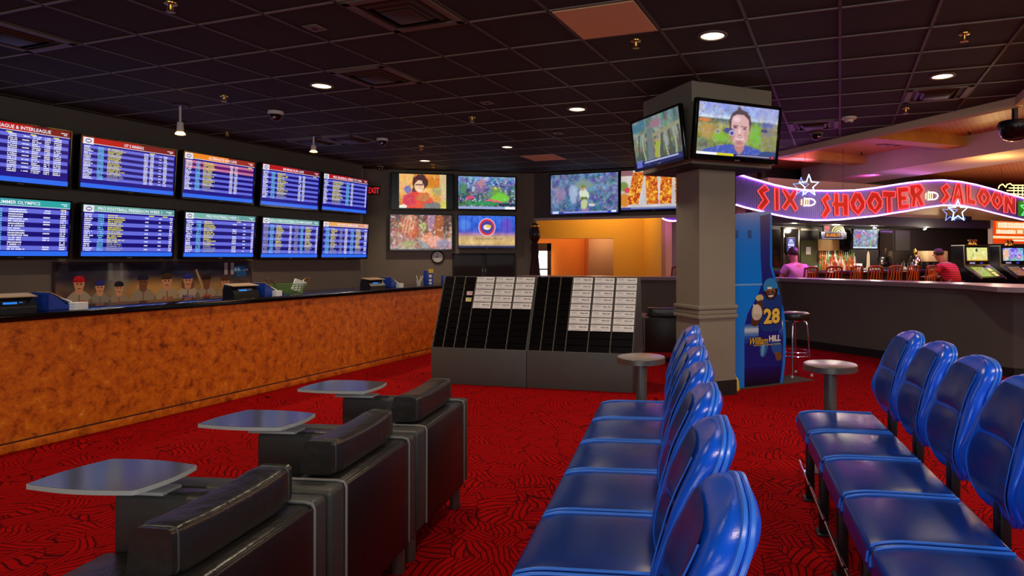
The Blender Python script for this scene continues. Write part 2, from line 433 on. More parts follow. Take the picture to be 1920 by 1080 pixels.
# half wall with ledge: from behind the racks to the right, then towards the camera
h0 = Vector((-1.5, 11.82)); h1 = Vector((2.876, 10.46)); h2 = Vector((4.728, 7.50)); h3 = Vector((6.6, 7.05))
m = MB()
for a, b in ((h0, h1), (h1, h2), (h2, h3)): wall(m, a, b, 0, 1.0, .14)
struct('wall_half', m, M['dark_wall'])
def off(a, b, k): d = (b-a).normalized(); return Vector((-d.y, d.x))*k
m = MB()
for a, b in ((h0, h1), (h1, h2)): wall(m, a+off(a, b, -.012), b+off(a, b, -.012), 0, .11, .012)
wall(m, h2+off(h2, h3, -.012), h3+off(h2, h3, -.012), 0, .11, .012); struct('baseboard_right', m, M['black'])
m = MB()
o1 = off(h0, h1, -.06); i1 = off(h0, h1, .36); o2 = off(h1, h2, -.07); i2 = off(h1, h2, .36)
j0 = h1+o2*.6+o1*.6
led = [h0+o1, j0, h2+o2+Vector((-.28, .42)), h2+Vector((-.36, -.28)), h2+Vector((-.02, -.62)), h3+Vector((0, -.62)), h3+Vector((.1, .5)), h2+i2+Vector((.3, .1)), h1+i1*.6+i2*.6, h0+i1]
m.prism([tuple(p) for p in led], 1.0, 1.055)
tag(m.build('counter_ledge', mat('glossy_laminate', rgb(140, 124, 132), .3, spec=.6)), 'long dark glossy ledge capping the grey half wall of the saloon', 'counter top')

# drop beam along the edge of the dark ceiling
m = MB()
for a, b in ((T0, T1), (T1, T2)): wall(m, a, b, ZC-.085, ZC+.6, .12)
wall(m, T2, T3, ZC-.085, ZC+.6, .12)
struct('trim_3', m, M['cream'])

# slatted wood ceiling of the saloon
ZW = 3.36
m = MB(); m.prism([(.4, -4), (13, -4), (16, 6), (16, 22), (1.6, 22), (2.3, 11)], ZW, ZW+.08); struct('ceiling_saloon', m, M['wood_ceiling'])
# pale soffit hanging under the wood ceiling
s0 = at_z(1583, 320, ZW); s1 = at_z(1920, 262, ZW); sa = Vector((s0.x, s0.y)); sb = Vector((s1.x, s1.y)); sd = (sb-sa).normalized(); sb = sa+sd*9
zs = H+(CY-349)/FX*sa.y
m = MB(); wall(m, sa, sb, zs, ZW, -1.2)
sl = sa+Vector((-4.6, 1.9)); wall(m, sl, sa, zs, ZW, .5); struct('wall_soffit', m, M['lilac'])
# honey coloured beams under the wood ceiling
for (p, q, zt, lab) in (((1500, 288), (1703, 306), .16, 'honey wood ceiling beam nearer the neon stars'), ((1640, 248), (1898, 272), .17, 'honey wood ceiling beam nearer the right edge of the picture')):
    a = at_z(*p, ZW-.08); b = at_z(*q, ZW-.08); a2 = Vector((a.x, a.y)); b2 = Vector((b.x, b.y)); d = (b2-a2).normalized()
    mb = MB(); wall(mb, a2-d*.4, b2+d*.0, ZW-zt, ZW-.001, .3)
    tag(mb.build('ceiling_beam', M['beam']), lab, 'beam')

# amber room behind the opening
yw = Vector((-2.6, 15.2)); AX = Vector((1, 0))
def yb(px, d): return Vector(((px-CX)/FX*d, d))
m = MB()
a0 = yb(985, 15.2); a1 = yb(1150, 15.0); a2_ = yb(1207, 14.9); a3 = yb(1240, 13.4)
zr = H+(CY-447)/FX*15.1
wall(m, a0, a1, zr, 3.2, .3)                    # above the recess
wall(m, a1, a2_, 0, 3.2, .3); wall(m, a2_, a3, 0, 3.2, .15)
struct('wall_amber', m, M['yellow_wall'])
m = MB()
r0 = yb(1000, 17.2); r1 = yb(1096, 17.0); r2 = yb(1104, 16.2); r3 = yb(1150, 16.0)
wall(m, r0, r1, 0, 3.2, .15); struct('wall_recess', m, M['orange_wall'])
m = MB(); wall(m, r1, r2, 0, 3.2, .1); struct('wall_recess_return', m, mat('rust_paint', rgb(190, 92, 22), .8))
m = MB(); wall(m, r2, r3, 0, 3.2, .1); struct('wall_recess_right', m, mat('tan_paint', rgb(176, 128, 84), .8))
m = MB(); e0 = yb(1240, 13.38); e1 = yb(1248, 13.3); wall(m, e0, e1, 0, 3.2, .2); struct('trim_4', m, mat('pinkish_paint', rgb(214, 160, 120), .8))
m = MB(); wall(m, yb(1246, 15.5), yb(1420, 15.2), 0, 3.36, .15); struct('wall_saloon_end', m, mat('violet_lit_tint', rgb(176, 160, 172), .8))  # purple neon light on this wall is put into its colour
m = MB(); m.prism([tuple(yb(960, 13.2)), tuple(yb(1246, 12.1)), tuple(yb(1246, 17.6)), tuple(yb(960, 17.6))], 3.1, 3.2); struct('ceiling_amber', m, M['cream'])
# doorway with daylight
d0 = yb(1003, 16.9); d1 = yb(1033, 16.9); zd = H+(CY-456)/FX*16.9
dr = link('door_1', None); dr.location = (0, 0, 0); dr['kind'] = 'structure'
mb = MB(); fr = yb(1026, 16.9); wall(mb, fr, d1, 0, zd, .1); wall(mb, d0, d1, zd-.2, zd, .1); mb.build('door_frame', mat('door_frame_brown', rgb(66, 44, 26), .6), dr)
mb = MB(); wall(mb, yb(1000, 16.95), fr, 0, zd-.2, .05); mb.build('door_glass', M['daylight'], dr)
mb = MB(); wall(mb, yb(1003, 16.86), fr, 1.06, 1.1, .04); mb.build('push_bar', M['black_metal'], dr)

# saloon back wall, canopy and the pale band above it
R2 = Vector((.905, .424)); L2 = Vector((-.424, .905)); TR = math.atan2(R2.y, R2.x)
bp0 = Vector((3.6, 14.32)); bp1 = bp0+R2*13
m = MB(); wall(m, bp0, bp1, 0, 3.36, .15); struct('wall_bar', m, mat('bar_back_wall', rgb(44, 36, 34), .5))
def bar_at(px, off_=0.0): return on_plane(px, 400, bp0-L2*off_, L2)
ca = bar_at(1440, 1.1); cb = bar_at(1990, 1.1); ca2 = Vector((ca.x, ca.y)); cb2 = Vector((cb.x, cb.y))
m = MB(); wall(m, ca2, cb2, 2.08, 2.28, 1.1); struct('wall_canopy', m, mat('canopy_dark', rgb(36, 30, 32), .4))
m = MB(); wall(m, bar_at(1440, .9).xy, bar_at(1990, .9).xy, 2.28, 3.0, .5); struct('wall_canopy_upper', m, M['cream'])
# outer walls, mostly out of view
m = MB(); wall(m, Vector((16, -4)), Vector((16, 22)), 0, 3.4, -.1); struct('wall_right', m, M['dark_wall'])
m = MB(); wall(m, Vector((-3, 18)), Vector((16, 20.5)), 0, 3.4, .1); struct('wall_far', m, M['dark_wall'])

# ================================================================== PILLAR with a box head, two televisions
pc = Vector((1.063, 6.70)); PR = math.atan2(.424, .905)
pt = thing('pillar', 'square grey pillar with a wider boxed head under the ceiling', 'pillar', (pc.x, pc.y, 0), PR)
mb = MB(); mb.box(-.467, .467, -.467, .467, 2.262, ZC-.001); mb.build('pillar_head', M['pillar'], pt)
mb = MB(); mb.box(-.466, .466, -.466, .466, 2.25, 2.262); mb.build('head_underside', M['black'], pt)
SH = .215
mb = MB(); mb.box(-SH, SH, -SH, SH, .14, 2.25); mb.build('shaft', M['pillar'], pt)
mb = MB()
for z0, z1, k in ((.775, .812, .022), (.816, .86, .012), (.866, .905, .022)): mb.box(-SH-k, SH+k, -SH-k, SH+k, z0, z1, bev=.006)
mb.build('dado_band', M['pillar'], pt)
mb = MB(); mb.box(-SH-.012, SH+.012, -SH-.012, SH+.012, 0, .15); mb.build('plinth', M['black'], pt)

# cream pilaster beyond the pillar
q = yb(1387, 11.4); mb = MB(); mb.box(-.12, .06, -.1, .1, 0, 3.34, X=grid_frame((q.x, q.y, 0), .3))
struct('wall_pilaster', mb, M['cream'])
# ================================================================== TELEVISIONS
def vnoise(h, w, s, seed, oct_=3):
    r = np.random.RandomState(seed); out = np.zeros((h, w)); amp = 1; tot = 0
    for o in range(oct_):
        n = max(2, int(s*2**o)); g = r.rand(n+2, n*2+2)
        y = np.linspace(0, n, h); x = np.linspace(0, n*2, w); yi = y.astype(int); xi = x.astype(int)
        fy = (y-yi)[:, None]; fx = (x-xi)[None]; fy = fy*fy*(3-2*fy); fx = fx*fx*(3-2*fx)
        a = g[yi][:, xi]; b = g[yi][:, xi+1]; c = g[yi+1][:, xi]; d = g[yi+1][:, xi+1]
        out += amp*((a*(1-fx)+b*fx)*(1-fy)+(c*(1-fx)+d*fx)*fy); tot += amp; amp *= .55
    return out/tot
class Pic:
    def __init__(s, w=112, h=64):
        s.w, s.h = w, h; s.X, s.Y = np.meshgrid(np.linspace(0, 1, w), np.linspace(0, 1, h)); s.a = np.zeros((h, w, 3)); s.warp = (0, 0)
    def warped(s, k, seed):
        s.warp = ((vnoise(s.h, s.w, 7, seed, 4)-.5)*k, (vnoise(s.h, s.w, 7, seed+9, 4)-.5)*k*1.6); return s
    def fill(s, mask, col):
        mask = np.clip(mask, 0, 1)[..., None]; s.a = s.a*(1-mask)+np.array(col)/255*mask; return s
    def ell(s, cx, cy, rx, ry, col, soft=.15, op=1):
        wx, wy = s.warp; d = ((s.X+wx-cx)/rx)**2+((s.Y+wy-cy)/ry)**2; return s.fill(np.clip((1-d)/soft, 0, 1)*op, col)
    def rect(s, x0, y0, x1, y1, col, op=1): return s.fill(((s.X >= x0)*(s.X <= x1)*(s.Y >= y0)*(s.Y <= y1))*op, col)
    def grad(s, stops):   # vertical gradient, (y, colour)
        ys = [k for k, _ in stops]
        for c in range(3): s.a[..., c] = np.interp(s.Y, ys, [v[c]/255 for _, v in stops])
        return s
    def poly(s, pts, col, op=1):
        r = np.zeros((s.h, s.w), bool); n = len(pts)
        for i in range(n):
            (xa, ya), (xb, yb_) = pts[i], pts[i-1]
            r ^= ((ya > s.Y) != (yb_ > s.Y)) & (s.X < (xb-xa)*(s.Y-ya)/((yb_-ya) or 1e-9)+xa)
        m = r.astype(float); m[1:-1, 1:-1] = (m[1:-1, 1:-1]*2+m[:-2, 1:-1]+m[2:, 1:-1]+m[1:-1, :-2]+m[1:-1, 2:])/6
        return s.fill(m*op, col)
    def noise(s, sc_, amp, seed, col=None, th=None):
        n = vnoise(s.h, s.w, sc_, seed)
        if col is not None: return s.fill(np.clip((n-th)*8, 0, 1)*amp, col)
        s.a = s.a+(n-.5)[..., None]*amp; return s
    def cnoise(s, sc_, amp, seed):
        for c in range(3): s.a[..., c] += (vnoise(s.h, s.w, sc_, seed+c)-.5)*amp
        return s
def pic_man():
    p = Pic(150, 90); p.grad([(0, (156, 168, 236)), (.12, (146, 160, 216)), (.2, (158, 176, 216)), (.27, (206, 222, 238)), (.31, (92, 106, 104)), (.42, (160, 152, 84)), (.75, (126, 150, 66)), (1, (120, 116, 110))])
    p.noise(9, .3, 1); p.cnoise(14, .1, 3); p.ell(.08, .34, .1, .05, (214, 120, 54), .8); p.noise(16, .5, 2, (84, 90, 84), .64)
    p.ell(.14, .56, .17, .18, (186, 140, 76), .9, .8); p.noise(14, .4, 6, (206, 176, 110), .62); p.ell(.28, .64, .13, .13, (126, 182, 62), .9, .9); p.ell(.08, .8, .12, .1, (96, 90, 96), .9, .6)
    p.ell(.72, .56, .09, .3, (112, 190, 50), .8, .8); p.ell(.86, .34, .1, .08, (92, 98, 176), .8, .8); p.ell(.88, .48, .13, .14, (120, 112, 132), .9, .7); p.ell(.83, .45, .05, .04, (46, 56, 96), .7, .9)
    p.ell(.92, .7, .14, .18, (134, 128, 86), .9, .8); p.rect(.73, 0, 1, .28, (172, 168, 214), .4)
    p.poly([(.02, 1), (.1, .9), (.26, .81), (.4, .77), (.62, .77), (.76, .83), (.9, .92), (1, 1)], (70, 88, 178)); p.noise(24, .5, 5, (140, 152, 226), .6)
    p.ell(.92, .93, .16, .09, (52, 74, 130), .4)
    p.poly([(.44, .72), (.6, .72), (.58, .86), (.53, .97), (.47, .86)], (186, 130, 126))
    p.poly([(.385, .5), (.38, .3), (.41, .16), (.47, .09), (.49, .02), (.53, .08), (.59, .11), (.64, .2), (.655, .33), (.64, .5)], (84, 68, 76)); p.noise(26, .25, 8, (124, 104, 104), .66)
    p.poly([(.405, .3), (.42, .22), (.48, .17), (.56, .18), (.62, .26), (.635, .4), (.63, .56), (.61, .68), (.575, .77), (.53, .80), (.475, .78), (.43, .7), (.41, .56)], (214, 170, 170))
    p.ell(.47, .27, .06, .07, (236, 204, 212), .9, .9); p.ell(.43, .58, .04, .14, (178, 122, 124), .9, .7); p.ell(.595, .55, .03, .14, (196, 146, 142), .9, .8); p.ell(.52, .73, .07, .06, (166, 112, 112), .9, .8)
    p.poly([(.425, .395), (.49, .385), (.49, .41), (.425, .42)], (112, 78, 80), .9); p.poly([(.53, .39), (.61, .405), (.61, .425), (.53, .41)], (112, 78, 80), .9)
    p.ell(.46, .435, .026, .022, (96, 66, 72), .7); p.ell(.575, .445, .026, .02, (96, 66, 72), .7); p.ell(.515, .5, .016, .09, (240, 206, 202), .8, .9); p.ell(.52, .575, .03, .025, (186, 126, 120), .8, .9)
    p.poly([(.455, .62), (.5, .635), (.585, .625), (.55, .67), (.49, .665)], (240, 222, 220)); p.poly([(.455, .615), (.52, .632), (.59, .618), (.52, .645)], (150, 78, 82), .9); p.poly([(.48, .665), (.56, .665), (.53, .685), (.5, .685)], (206, 120, 122), .9)
    p.poly([(.3, .52), (.34, .46), (.41, .45), (.45, .5), (.43, .57), (.36, .56)], (66, 68, 140), .85); p.ell(.245, .54, .036, .05, (170, 172, 176), .3); p.ell(.245, .54, .024, .034, (120, 134, 110), .4)
    p.ell(.42, .545, .038, .058, (196, 190, 226), .25); p.ell(.42, .55, .026, .04, (84, 76, 146), .3)
    p.rect(0, .945, .25, 1, (240, 240, 240)); p.rect(.25, .945, .46, 1, (212, 204, 44)); p.rect(.46, .945, 1, 1, (54, 50, 80)); p.rect(.94, .95, .975, .995, (214, 56, 66)); p.rect(.5, .965, .92, .98, (150, 146, 180))
    return p
def pic_swamp():
    p = Pic(110, 66).warped(.16, 2); p.grad([(0, (96, 122, 122)), (.3, (128, 138, 122)), (.6, (112, 116, 86)), (1, (70, 78, 76))]); p.noise(5, .3, 12); p.cnoise(14, .28, 13)
    p.ell(.1, .12, .25, .16, (70, 112, 132), .7)
    for i, x in enumerate((.12, .22, .3, .36, .46, .55, .62, .7, .78, .86, .94)):
        p.fill((np.abs(p.X-x-.02*np.sin(p.Y*7+i)) < .016)*(p.Y > .3), (150, 158, 140) if i % 2 else (78, 82, 78))
    p.fill((np.abs(p.Y-.42+.2*(p.X-.3)) < .04)*(p.X > .25), (140, 140, 112)); p.fill((np.abs(p.X-.36) < .06)*(p.Y > .22), (104, 116, 116))
    p.ell(.5, .72, .07, .2, (156, 164, 60), .3); p.ell(.48, .5, .05, .06, (170, 140, 110), .4); p.ell(.5, .14, .12, .1, (150, 110, 130), .6); p.ell(.7, .52, .06, .2, (146, 152, 150), .5)
    p.rect(0, .88, 1, 1, (36, 40, 92)); p.rect(.02, .86, .14, 1, (92, 102, 190)); p.rect(.2, .9, .9, .93, (170, 178, 216)); p.noise(20, .5, 17, (150, 156, 206), .72)
    return p
def pic_red():
    p = Pic(130, 72).warped(.07, 4); p.grad([(0, (214, 142, 60)), (.5, (226, 176, 96)), (1, (214, 120, 60))]); p.noise(6, .25, 21); p.rect(.0, 0, .3, .42, (232, 178, 106)); p.rect(.55, .1, .9, .4, (206, 118, 24), .8); p.noise(9, .4, 22, (222, 150, 40), .6)
    p.ell(.18, .46, .08, .12, (120, 110, 176), .4); p.rect(.86, 0, 1, 1, (206, 190, 150), .8); p.ell(.8, .5, .12, .16, (170, 160, 104), .6); p.ell(.8, .72, .1, .12, (216, 150, 70), .5)
    p.ell(.44, .24, .17, .24, (76, 34, 40), .2); p.ell(.36, .5, .1, .2, (100, 40, 60), .4); p.ell(.4, .82, .33, .32, (222, 74, 52), .2); p.ell(.2, .76, .16, .22, (206, 60, 80), .5)
    p.ell(.52, .68, .16, .14, (196, 120, 66), .4); p.ell(.42, .36, .11, .2, (236, 196, 152), .2); p.rect(.34, .29, .5, .33, (70, 40, 40), .7); p.ell(.42, .46, .05, .025, (248, 230, 220), .5)
    p.ell(.75, .94, .25, .14, (116, 116, 112), .4); p.ell(.05, .98, .12, .1, (226, 226, 214), .3); p.ell(.95, .9, .08, .16, (206, 196, 90), .4); p.cnoise(18, .18, 25)
    p.cnoise(26, .22, 27); q = Pic(130, 72); q.a[:] = .01; a0, a1 = 16, 115; q.a[:, a0:a1] = p.a[:, np.linspace(0, p.w-1, a1-a0).astype(int)]; return q
def pic_flowers():
    p = Pic(130, 72).warped(.14, 6); p.grad([(0, (120, 150, 196)), (.25, (84, 104, 150)), (.6, (70, 92, 96)), (1, (60, 84, 80))]); p.cnoise(14, .5, 31); p.noise(10, .4, 33)
    p.noise(12, .8, 34, (196, 204, 226), .62); p.ell(.38, .35, .14, .22, (140, 100, 150), .7, .8); p.ell(.4, .2, .1, .1, (190, 130, 130), .6, .8)
    p.ell(.1, .38, .08, .18, (80, 130, 96), .6); p.ell(.68, .5, .16, .26, (104, 150, 72), .6); p.ell(.72, .62, .2, .16, (112, 196, 60), .5); p.ell(.66, .32, .05, .06, (206, 190, 90), .5); p.ell(.22, .66, .09, .07, (206, 72, 112), .5); p.ell(.62, .74, .14, .05, (232, 92, 116), .5)
    p.ell(.44, .84, .36, .08, (52, 138, 84), .4); p.noise(18, .6, 36, (230, 235, 240), .7); p.rect(0, .92, .82, 1, (150, 160, 206)); p.rect(.82, .92, 1, 1, (236, 236, 240)); p.rect(.7, .82, 1, .9, (30, 40, 70), .8)
    return p
def pic_hair():
    p = Pic(130, 72).warped(.14, 8); p.grad([(0, (110, 84, 88)), (.4, (150, 96, 76)), (1, (160, 130, 124))]); p.noise(5, .4, 41); p.cnoise(16, .4, 42)
    p.ell(.3, .32, .15, .4, (214, 150, 112), .5); p.ell(.38, .5, .07, .24, (206, 84, 40), .6); p.fill((np.sin(p.X*120+p.Y*16) > .3)*(np.abs(p.X-.3) < .16)*(p.Y < .65)*.6, (176, 66, 36)); p.rect(.6, 0, .72, .45, (176, 130, 166), .8); p.ell(.8, .3, .09, .5, (170, 88, 44), .6); p.ell(.92, .25, .08, .4, (84, 56, 50), .5)
    p.ell(.52, .34, .05, .12, (150, 160, 70), .5); p.ell(.6, .66, .1, .2, (222, 128, 84), .6); p.ell(.72, .76, .14, .2, (226, 150, 130), .6); p.noise(16, .75, 44, (226, 206, 190), .6); p.ell(.3, .86, .14, .14, (160, 166, 104), .7, .7); p.ell(.86, .84, .14, .16, (136, 140, 176), .7, .7); p.ell(.55, .92, .1, .1, (130, 166, 170), .7, .6); p.noise(20, .6, 45, (70, 40, 40), .66)
    return p
def pic_logo():
    p = Pic(); p.grad([(0, (60, 110, 220)), (.3, (40, 90, 206)), (.48, (64, 86, 196)), (.56, (150, 110, 176)), (.66, (196, 160, 120)), (.85, (214, 180, 110)), (1, (150, 130, 130))]); p.noise(7, .22, 51)
    p.ell(.1, .3, .14, .24, (90, 140, 230), .8, .7); p.ell(.85, .3, .14, .3, (110, 70, 190), .8, .8); p.fill((np.sin(p.X*60) > .8)*(p.Y < .55)*.4, (30, 60, 170))
    p.ell(.5, .36, .155, .29, (236, 190, 200), .1); p.ell(.5, .36, .14, .262, (206, 40, 60), .1); p.ell(.5, .36, .108, .2, (60, 60, 150), .1); p.ell(.5, .36, .07, .09, (232, 220, 210), .2); p.ell(.53, .33, .05, .05, (226, 190, 60), .3)
    p.rect(0, .95, 1, 1, (40, 40, 90))
    return p
def pic_ball():
    p = Pic(130, 72).warped(.05, 10); p.grad([(0, (92, 108, 150)), (.4, (104, 120, 156)), (1, (72, 96, 140))]); p.cnoise(16, .4, 61); p.noise(10, .35, 62); p.ell(.13, .5, .1, .25, (150, 124, 160), .8, .8); p.noise(18, .5, 63, (170, 180, 196), .66)
    p.ell(.5, .28, .16, .12, (124, 146, 138), .5); p.ell(.34, .5, .07, .3, (170, 186, 214), .5, .8); p.ell(.5, .52, .08, .17, (206, 216, 196), .3); p.ell(.49, .38, .04, .07, (196, 150, 120), .4); p.ell(.49, .33, .045, .05, (120, 132, 66), .4); p.ell(.5, .62, .06, .05, (96, 112, 52), .4); p.ell(.5, .78, .06, .16, (186, 196, 140), .4); p.ell(.62, .8, .06, .05, (206, 196, 190), .4); p.rect(.47, .88, .58, .97, (150, 120, 170), .8)
    p.rect(0, .95, 1, 1, (50, 62, 170)); p.rect(.03, .93, .12, .99, (206, 214, 250)); p.rect(.2, .955, .85, .98, (150, 160, 220)); p.rect(.9, .94, .97, .98, (240, 240, 250))
    return p
def pic_dogs():
    p = Pic(130, 72); p.grad([(0, (206, 196, 190)), (1, (196, 190, 196))]); p.noise(4, .15, 71); p.rect(.0, .0, .18, .14, (120, 70, 76), .8); p.ell(.04, .4, .08, .14, (120, 140, 70), .5); p.ell(.1, .5, .06, .08, (206, 70, 80), .5); p.ell(.05, .75, .1, .2, (206, 130, 50), .5)
    for x, t in ((.22, -.12), (.47, .03), (.68, -.03), (.9, .02), (1.1, 0)):
        q = (np.abs(p.X-x-t*(p.Y-.5)) < .088)*(p.Y > .05)*(p.Y < .86); p.fill(q, (206, 108, 34))
        p.fill(q*(vnoise(p.h, p.w, 16, 72+int(x*10)) > .52), (240, 182, 60)); p.fill(q*(vnoise(p.h, p.w, 18, 78+int(x*10)) > .6), (176, 56, 30))
    p.rect(0, .93, 1, 1, (60, 66, 130)); p.rect(.15, .945, .9, .965, (170, 180, 216))
    return p
def pic_bar():
    p = Pic(64, 44); p.grad([(0, (120, 130, 170)), (.7, (140, 140, 160)), (1, (90, 120, 110))]); p.cnoise(9, .7, 81); p.noise(12, .7, 83, (236, 236, 246), .6); p.ell(.2, .35, .14, .14, (206, 90, 110), .6, .8); p.rect(0, .92, 1, 1, (206, 214, 236)); return p

WHITE = rgb(236, 236, 250); CYAN = rgb(110, 200, 240); YEL = rgb(226, 216, 80); GREY = rgb(150, 150, 170); PALE = rgb(98, 104, 214); DEEP = rgb(14, 6, 108)
def board(c, title, kind, seed, tint=None):
    r = random.Random(seed)
    c.rect(0, 0, 1, 1, rgb(16, 10, 128), 0)
    c.rect(0, 0, 1, .085, rgb(40, 104, 232), 1)
    y1 = .87; hd = {'red': (rgb(176, 14, 22), rgb(112, 10, 22)), 'teal': (rgb(52, 150, 156), rgb(40, 160, 160)), 'orange': (rgb(232, 132, 30), rgb(150, 40, 30)), 'mint': (rgb(110, 170, 160), rgb(90, 150, 150)), 'amber': (rgb(226, 160, 90), rgb(214, 150, 120))}[kind]
    c.rect(0, .885, .6, 1, hd[0], 1); c.rect(.6, .885, 1, 1, hd[1], 1); c.rect(0, .876, 1, .885, WHITE, 2)
    logo = title[2]
    if logo: c.rect(.01, .86, .11, .99, rgb(226, 226, 236), 3); c.ell(.06, .925, .032, .042, rgb(120, 110, 140), 4); c.rect(.04, .91, .08, .94, rgb(236, 236, 240), 5)
    c.text(title[0], title[1][0], .908, title[1][1], .968, WHITE, 3, .012)
    c.rect(.9, .945, .97, .958, WHITE, 3); c.rect(.93, .915, .965, .928, WHITE, 3)
    n = title[3]; y0 = .17 if kind in ('red', 'orange') else .1
    rh = (y1-.03-y0)/n
    for k in range(n):
        ya = y1-.03-(k+1)*rh
        col = PALE if k % 2 == 0 else DEEP
        if tint and k < 3 and kind == 'orange': col = rgb(190, 110, 150) if k % 2 == 0 else rgb(96, 10, 96)
        c.rect(.0 if not logo else .02, ya+rh*.03, .985, ya+rh*.97, col, 2)
        for sub in (0, 1):
            yy = ya+rh*(.56-.48*sub); hh = rh*.3
            for (x0, x1, cc, kindc) in title[4]:
                if kindc == 'r': x1 = x0+(x1-x0)*r.uniform(.55, 1)
                if kindc == 's' and r.random() < .35: continue
                if kindc == 'm' and sub: continue
                if k >= n-2 and cc is YEL: cc = GREY
                x = x0; w = .0085
                yv = yy-(rh*.24 if kindc == 'm' else 0)
                while x < x1-.003:      # little dot-matrix character blocks
                    ww = min(w*r.uniform(.75, 1.1), x1-x)
                    if r.random() > .07: c.rect(x, yv, x+ww, yv+hh*r.uniform(.85, 1.05), cc, 3)
                    x += w*1.22
    for x in title[5]: c.rect(x, y1-.035, x+.06, y1-.015, YEL, 3)
C1 = [(.02, .115, WHITE, 'r'), (.155, .215, CYAN, ''), (.255, .44, YEL, 'r')]
BOARDS = {
 'interleague': (('LEAGUE & INTERLEAGUE', (.24, .79), False, 10, [(.02, .28, WHITE, 'r'), (.36, .45, WHITE, ''), (.5, .57, WHITE, 'm'), (.6, .7, WHITE, 'r'), (.73, .79, WHITE, ''), (.83, .91, WHITE, '')], (.34, .58, .82)), 'red'),
 'innings': (('1ST 5 INNINGS', (.42, .63), True, 11, C1+[(.64, .685, WHITE, ''), (.71, .75, WHITE, ''), (.81, .84, WHITE, 'm'), (.865, .905, WHITE, '')], (.7,)), 'red'),
 'alternate': (('ALTERNATE RUN LINE', (.32, .72), True, 11, C1+[(.63, .675, WHITE, ''), (.7, .745, WHITE, '')], (.9,)), 'orange'),
 'reverse': (('REVERSE RUN LINE', (.34, .7), True, 11, C1+[(.62, .665, WHITE, ''), (.69, .735, WHITE, '')], (.88,)), 'red'),
 'series': (('PRO BASEBALL SERIES TO WIN', (.2, .84), True, 11, [(.02, .12, WHITE, 'r'), (.2, .44, YEL, 'r'), (.5, .57, CYAN, ''), (.61, .66, WHITE, ''), (.95, .98, WHITE, '')], ()), 'red'),
 'olympics': (('SUMMER OLYMPICS', (.25, .68), False, 9, [(.02, .2, YEL, 's'), (.23, .31, CYAN, ''), (.37, .58, WHITE, 'r'), (.72, .79, WHITE, 's'), (.9, .965, WHITE, '')], (.9,)), 'teal'),
 'preseason': (('PRO FOOTBALL PRESEASON WEEK 1', (.15, .85), True, 9, C1+[(.66, .7, WHITE, 'm'), (.82, .855, WHITE, 'm'), (.95, .985, WHITE, '')], (.7, .86)), 'mint'),
 'week': (('PRO FOOTBALL WEEK 1', (.28, .74), True, 9, C1+[(.66, .72, WHITE, 's'), (.82, .86, WHITE, 'm'), (.95, .985, WHITE, '')], (.72,)), 'mint'),
 'champions': (('2016-17 PRO FOOTBALL CHAMPIONSHIP', (.12, .86), True, 9, [(.02, .1, GREY, ''), (.13, .19, CYAN, ''), (.23, .36, YEL, 'r'), (.46, .5, WHITE, ''), (.55, .62, GREY, ''), (.66, .71, CYAN, ''), (.75, .89, YEL, 'r'), (.95, .985, WHITE, '')], ()), 'mint'),
 'golf': (('PRO GOLF CHAMPIONSHIP', (.3, .76), True, 9, [(.06, .14, CYAN, ''), (.17, .31, YEL, 'r'), (.36, .42, GREY, ''), (.47, .53, WHITE, ''), (.6, .67, CYAN, ''), (.72, .86, YEL, 'r'), (.92, .98, WHITE, 's')], ()), 'amber'),
}
def tv(label, W, Hh, loc, yaw, tilt, content, group=None, bez=.018, depth=.07, mount=.08, name='television', wide_bottom=.012, cat='television'):
    t = thing(name, label, cat, loc, yaw, group, tilt)
    mb = MB(); b = bez
    mb.box(-W/2, W/2, -.004, depth, -Hh/2, Hh/2, bev=.006)
    for x0, x1, z0, z1 in ((-W/2, W/2, Hh/2-b, Hh/2), (-W/2, W/2, -Hh/2, -Hh/2+b+wide_bottom), (-W/2, -W/2+b, -Hh/2, Hh/2), (W/2-b, W/2, -Hh/2, Hh/2)):
        mb.box(x0, x1, -.018, .002, z0, z1, bev=.004, seg=1)
    mb.build('frame', M['bezel'], t)
    mb = MB(); mb.box(-.16, .16, depth, depth+mount, -.12, .12); mb.build('wall_bracket', M['black_metal'], t)
    w, h = W-2*b, Hh-2*b-wide_bottom
    c = Canvas(w, h)
    if isinstance(content, Pic): c.image(content.a)
    else: board(c, *content)
    if content is PL: c.text('you can do it', .3, .24, .78, .31, rgb(70, 60, 70), 2)
    s = c.build('screen', M['screen'], t); s.location = (-w/2, -.0055, -Hh/2+b+wide_bottom)
    mb = MB(); mb.box(-.03, .03, -.0195, -.018, -Hh/2+.008, -Hh/2+.018); mb.build('maker_badge', M['grey_metal'], t)
    return t
PL = pic_logo()
def tv_px(px, p0, n, yaw, label, content, tilt=0, **k):   # px: TL, TR, BR, BL corners as seen
    L_ = on_plane((px[0][0]+px[3][0])/2, (px[0][1]+px[3][1])/2, p0, n); R_ = on_plane((px[1][0]+px[2][0])/2, (px[1][1]+px[2][1])/2, p0, n)
    hl = on_plane(*px[0], p0, n).z-on_plane(*px[3], p0, n).z; hr = on_plane(*px[1], p0, n).z-on_plane(*px[2], p0, n).z
    return tv(label, (L_-R_).length, (hl+hr)/2, (L_+R_)/2, yaw, tilt, content, **k)
pl = WL+NL*.165
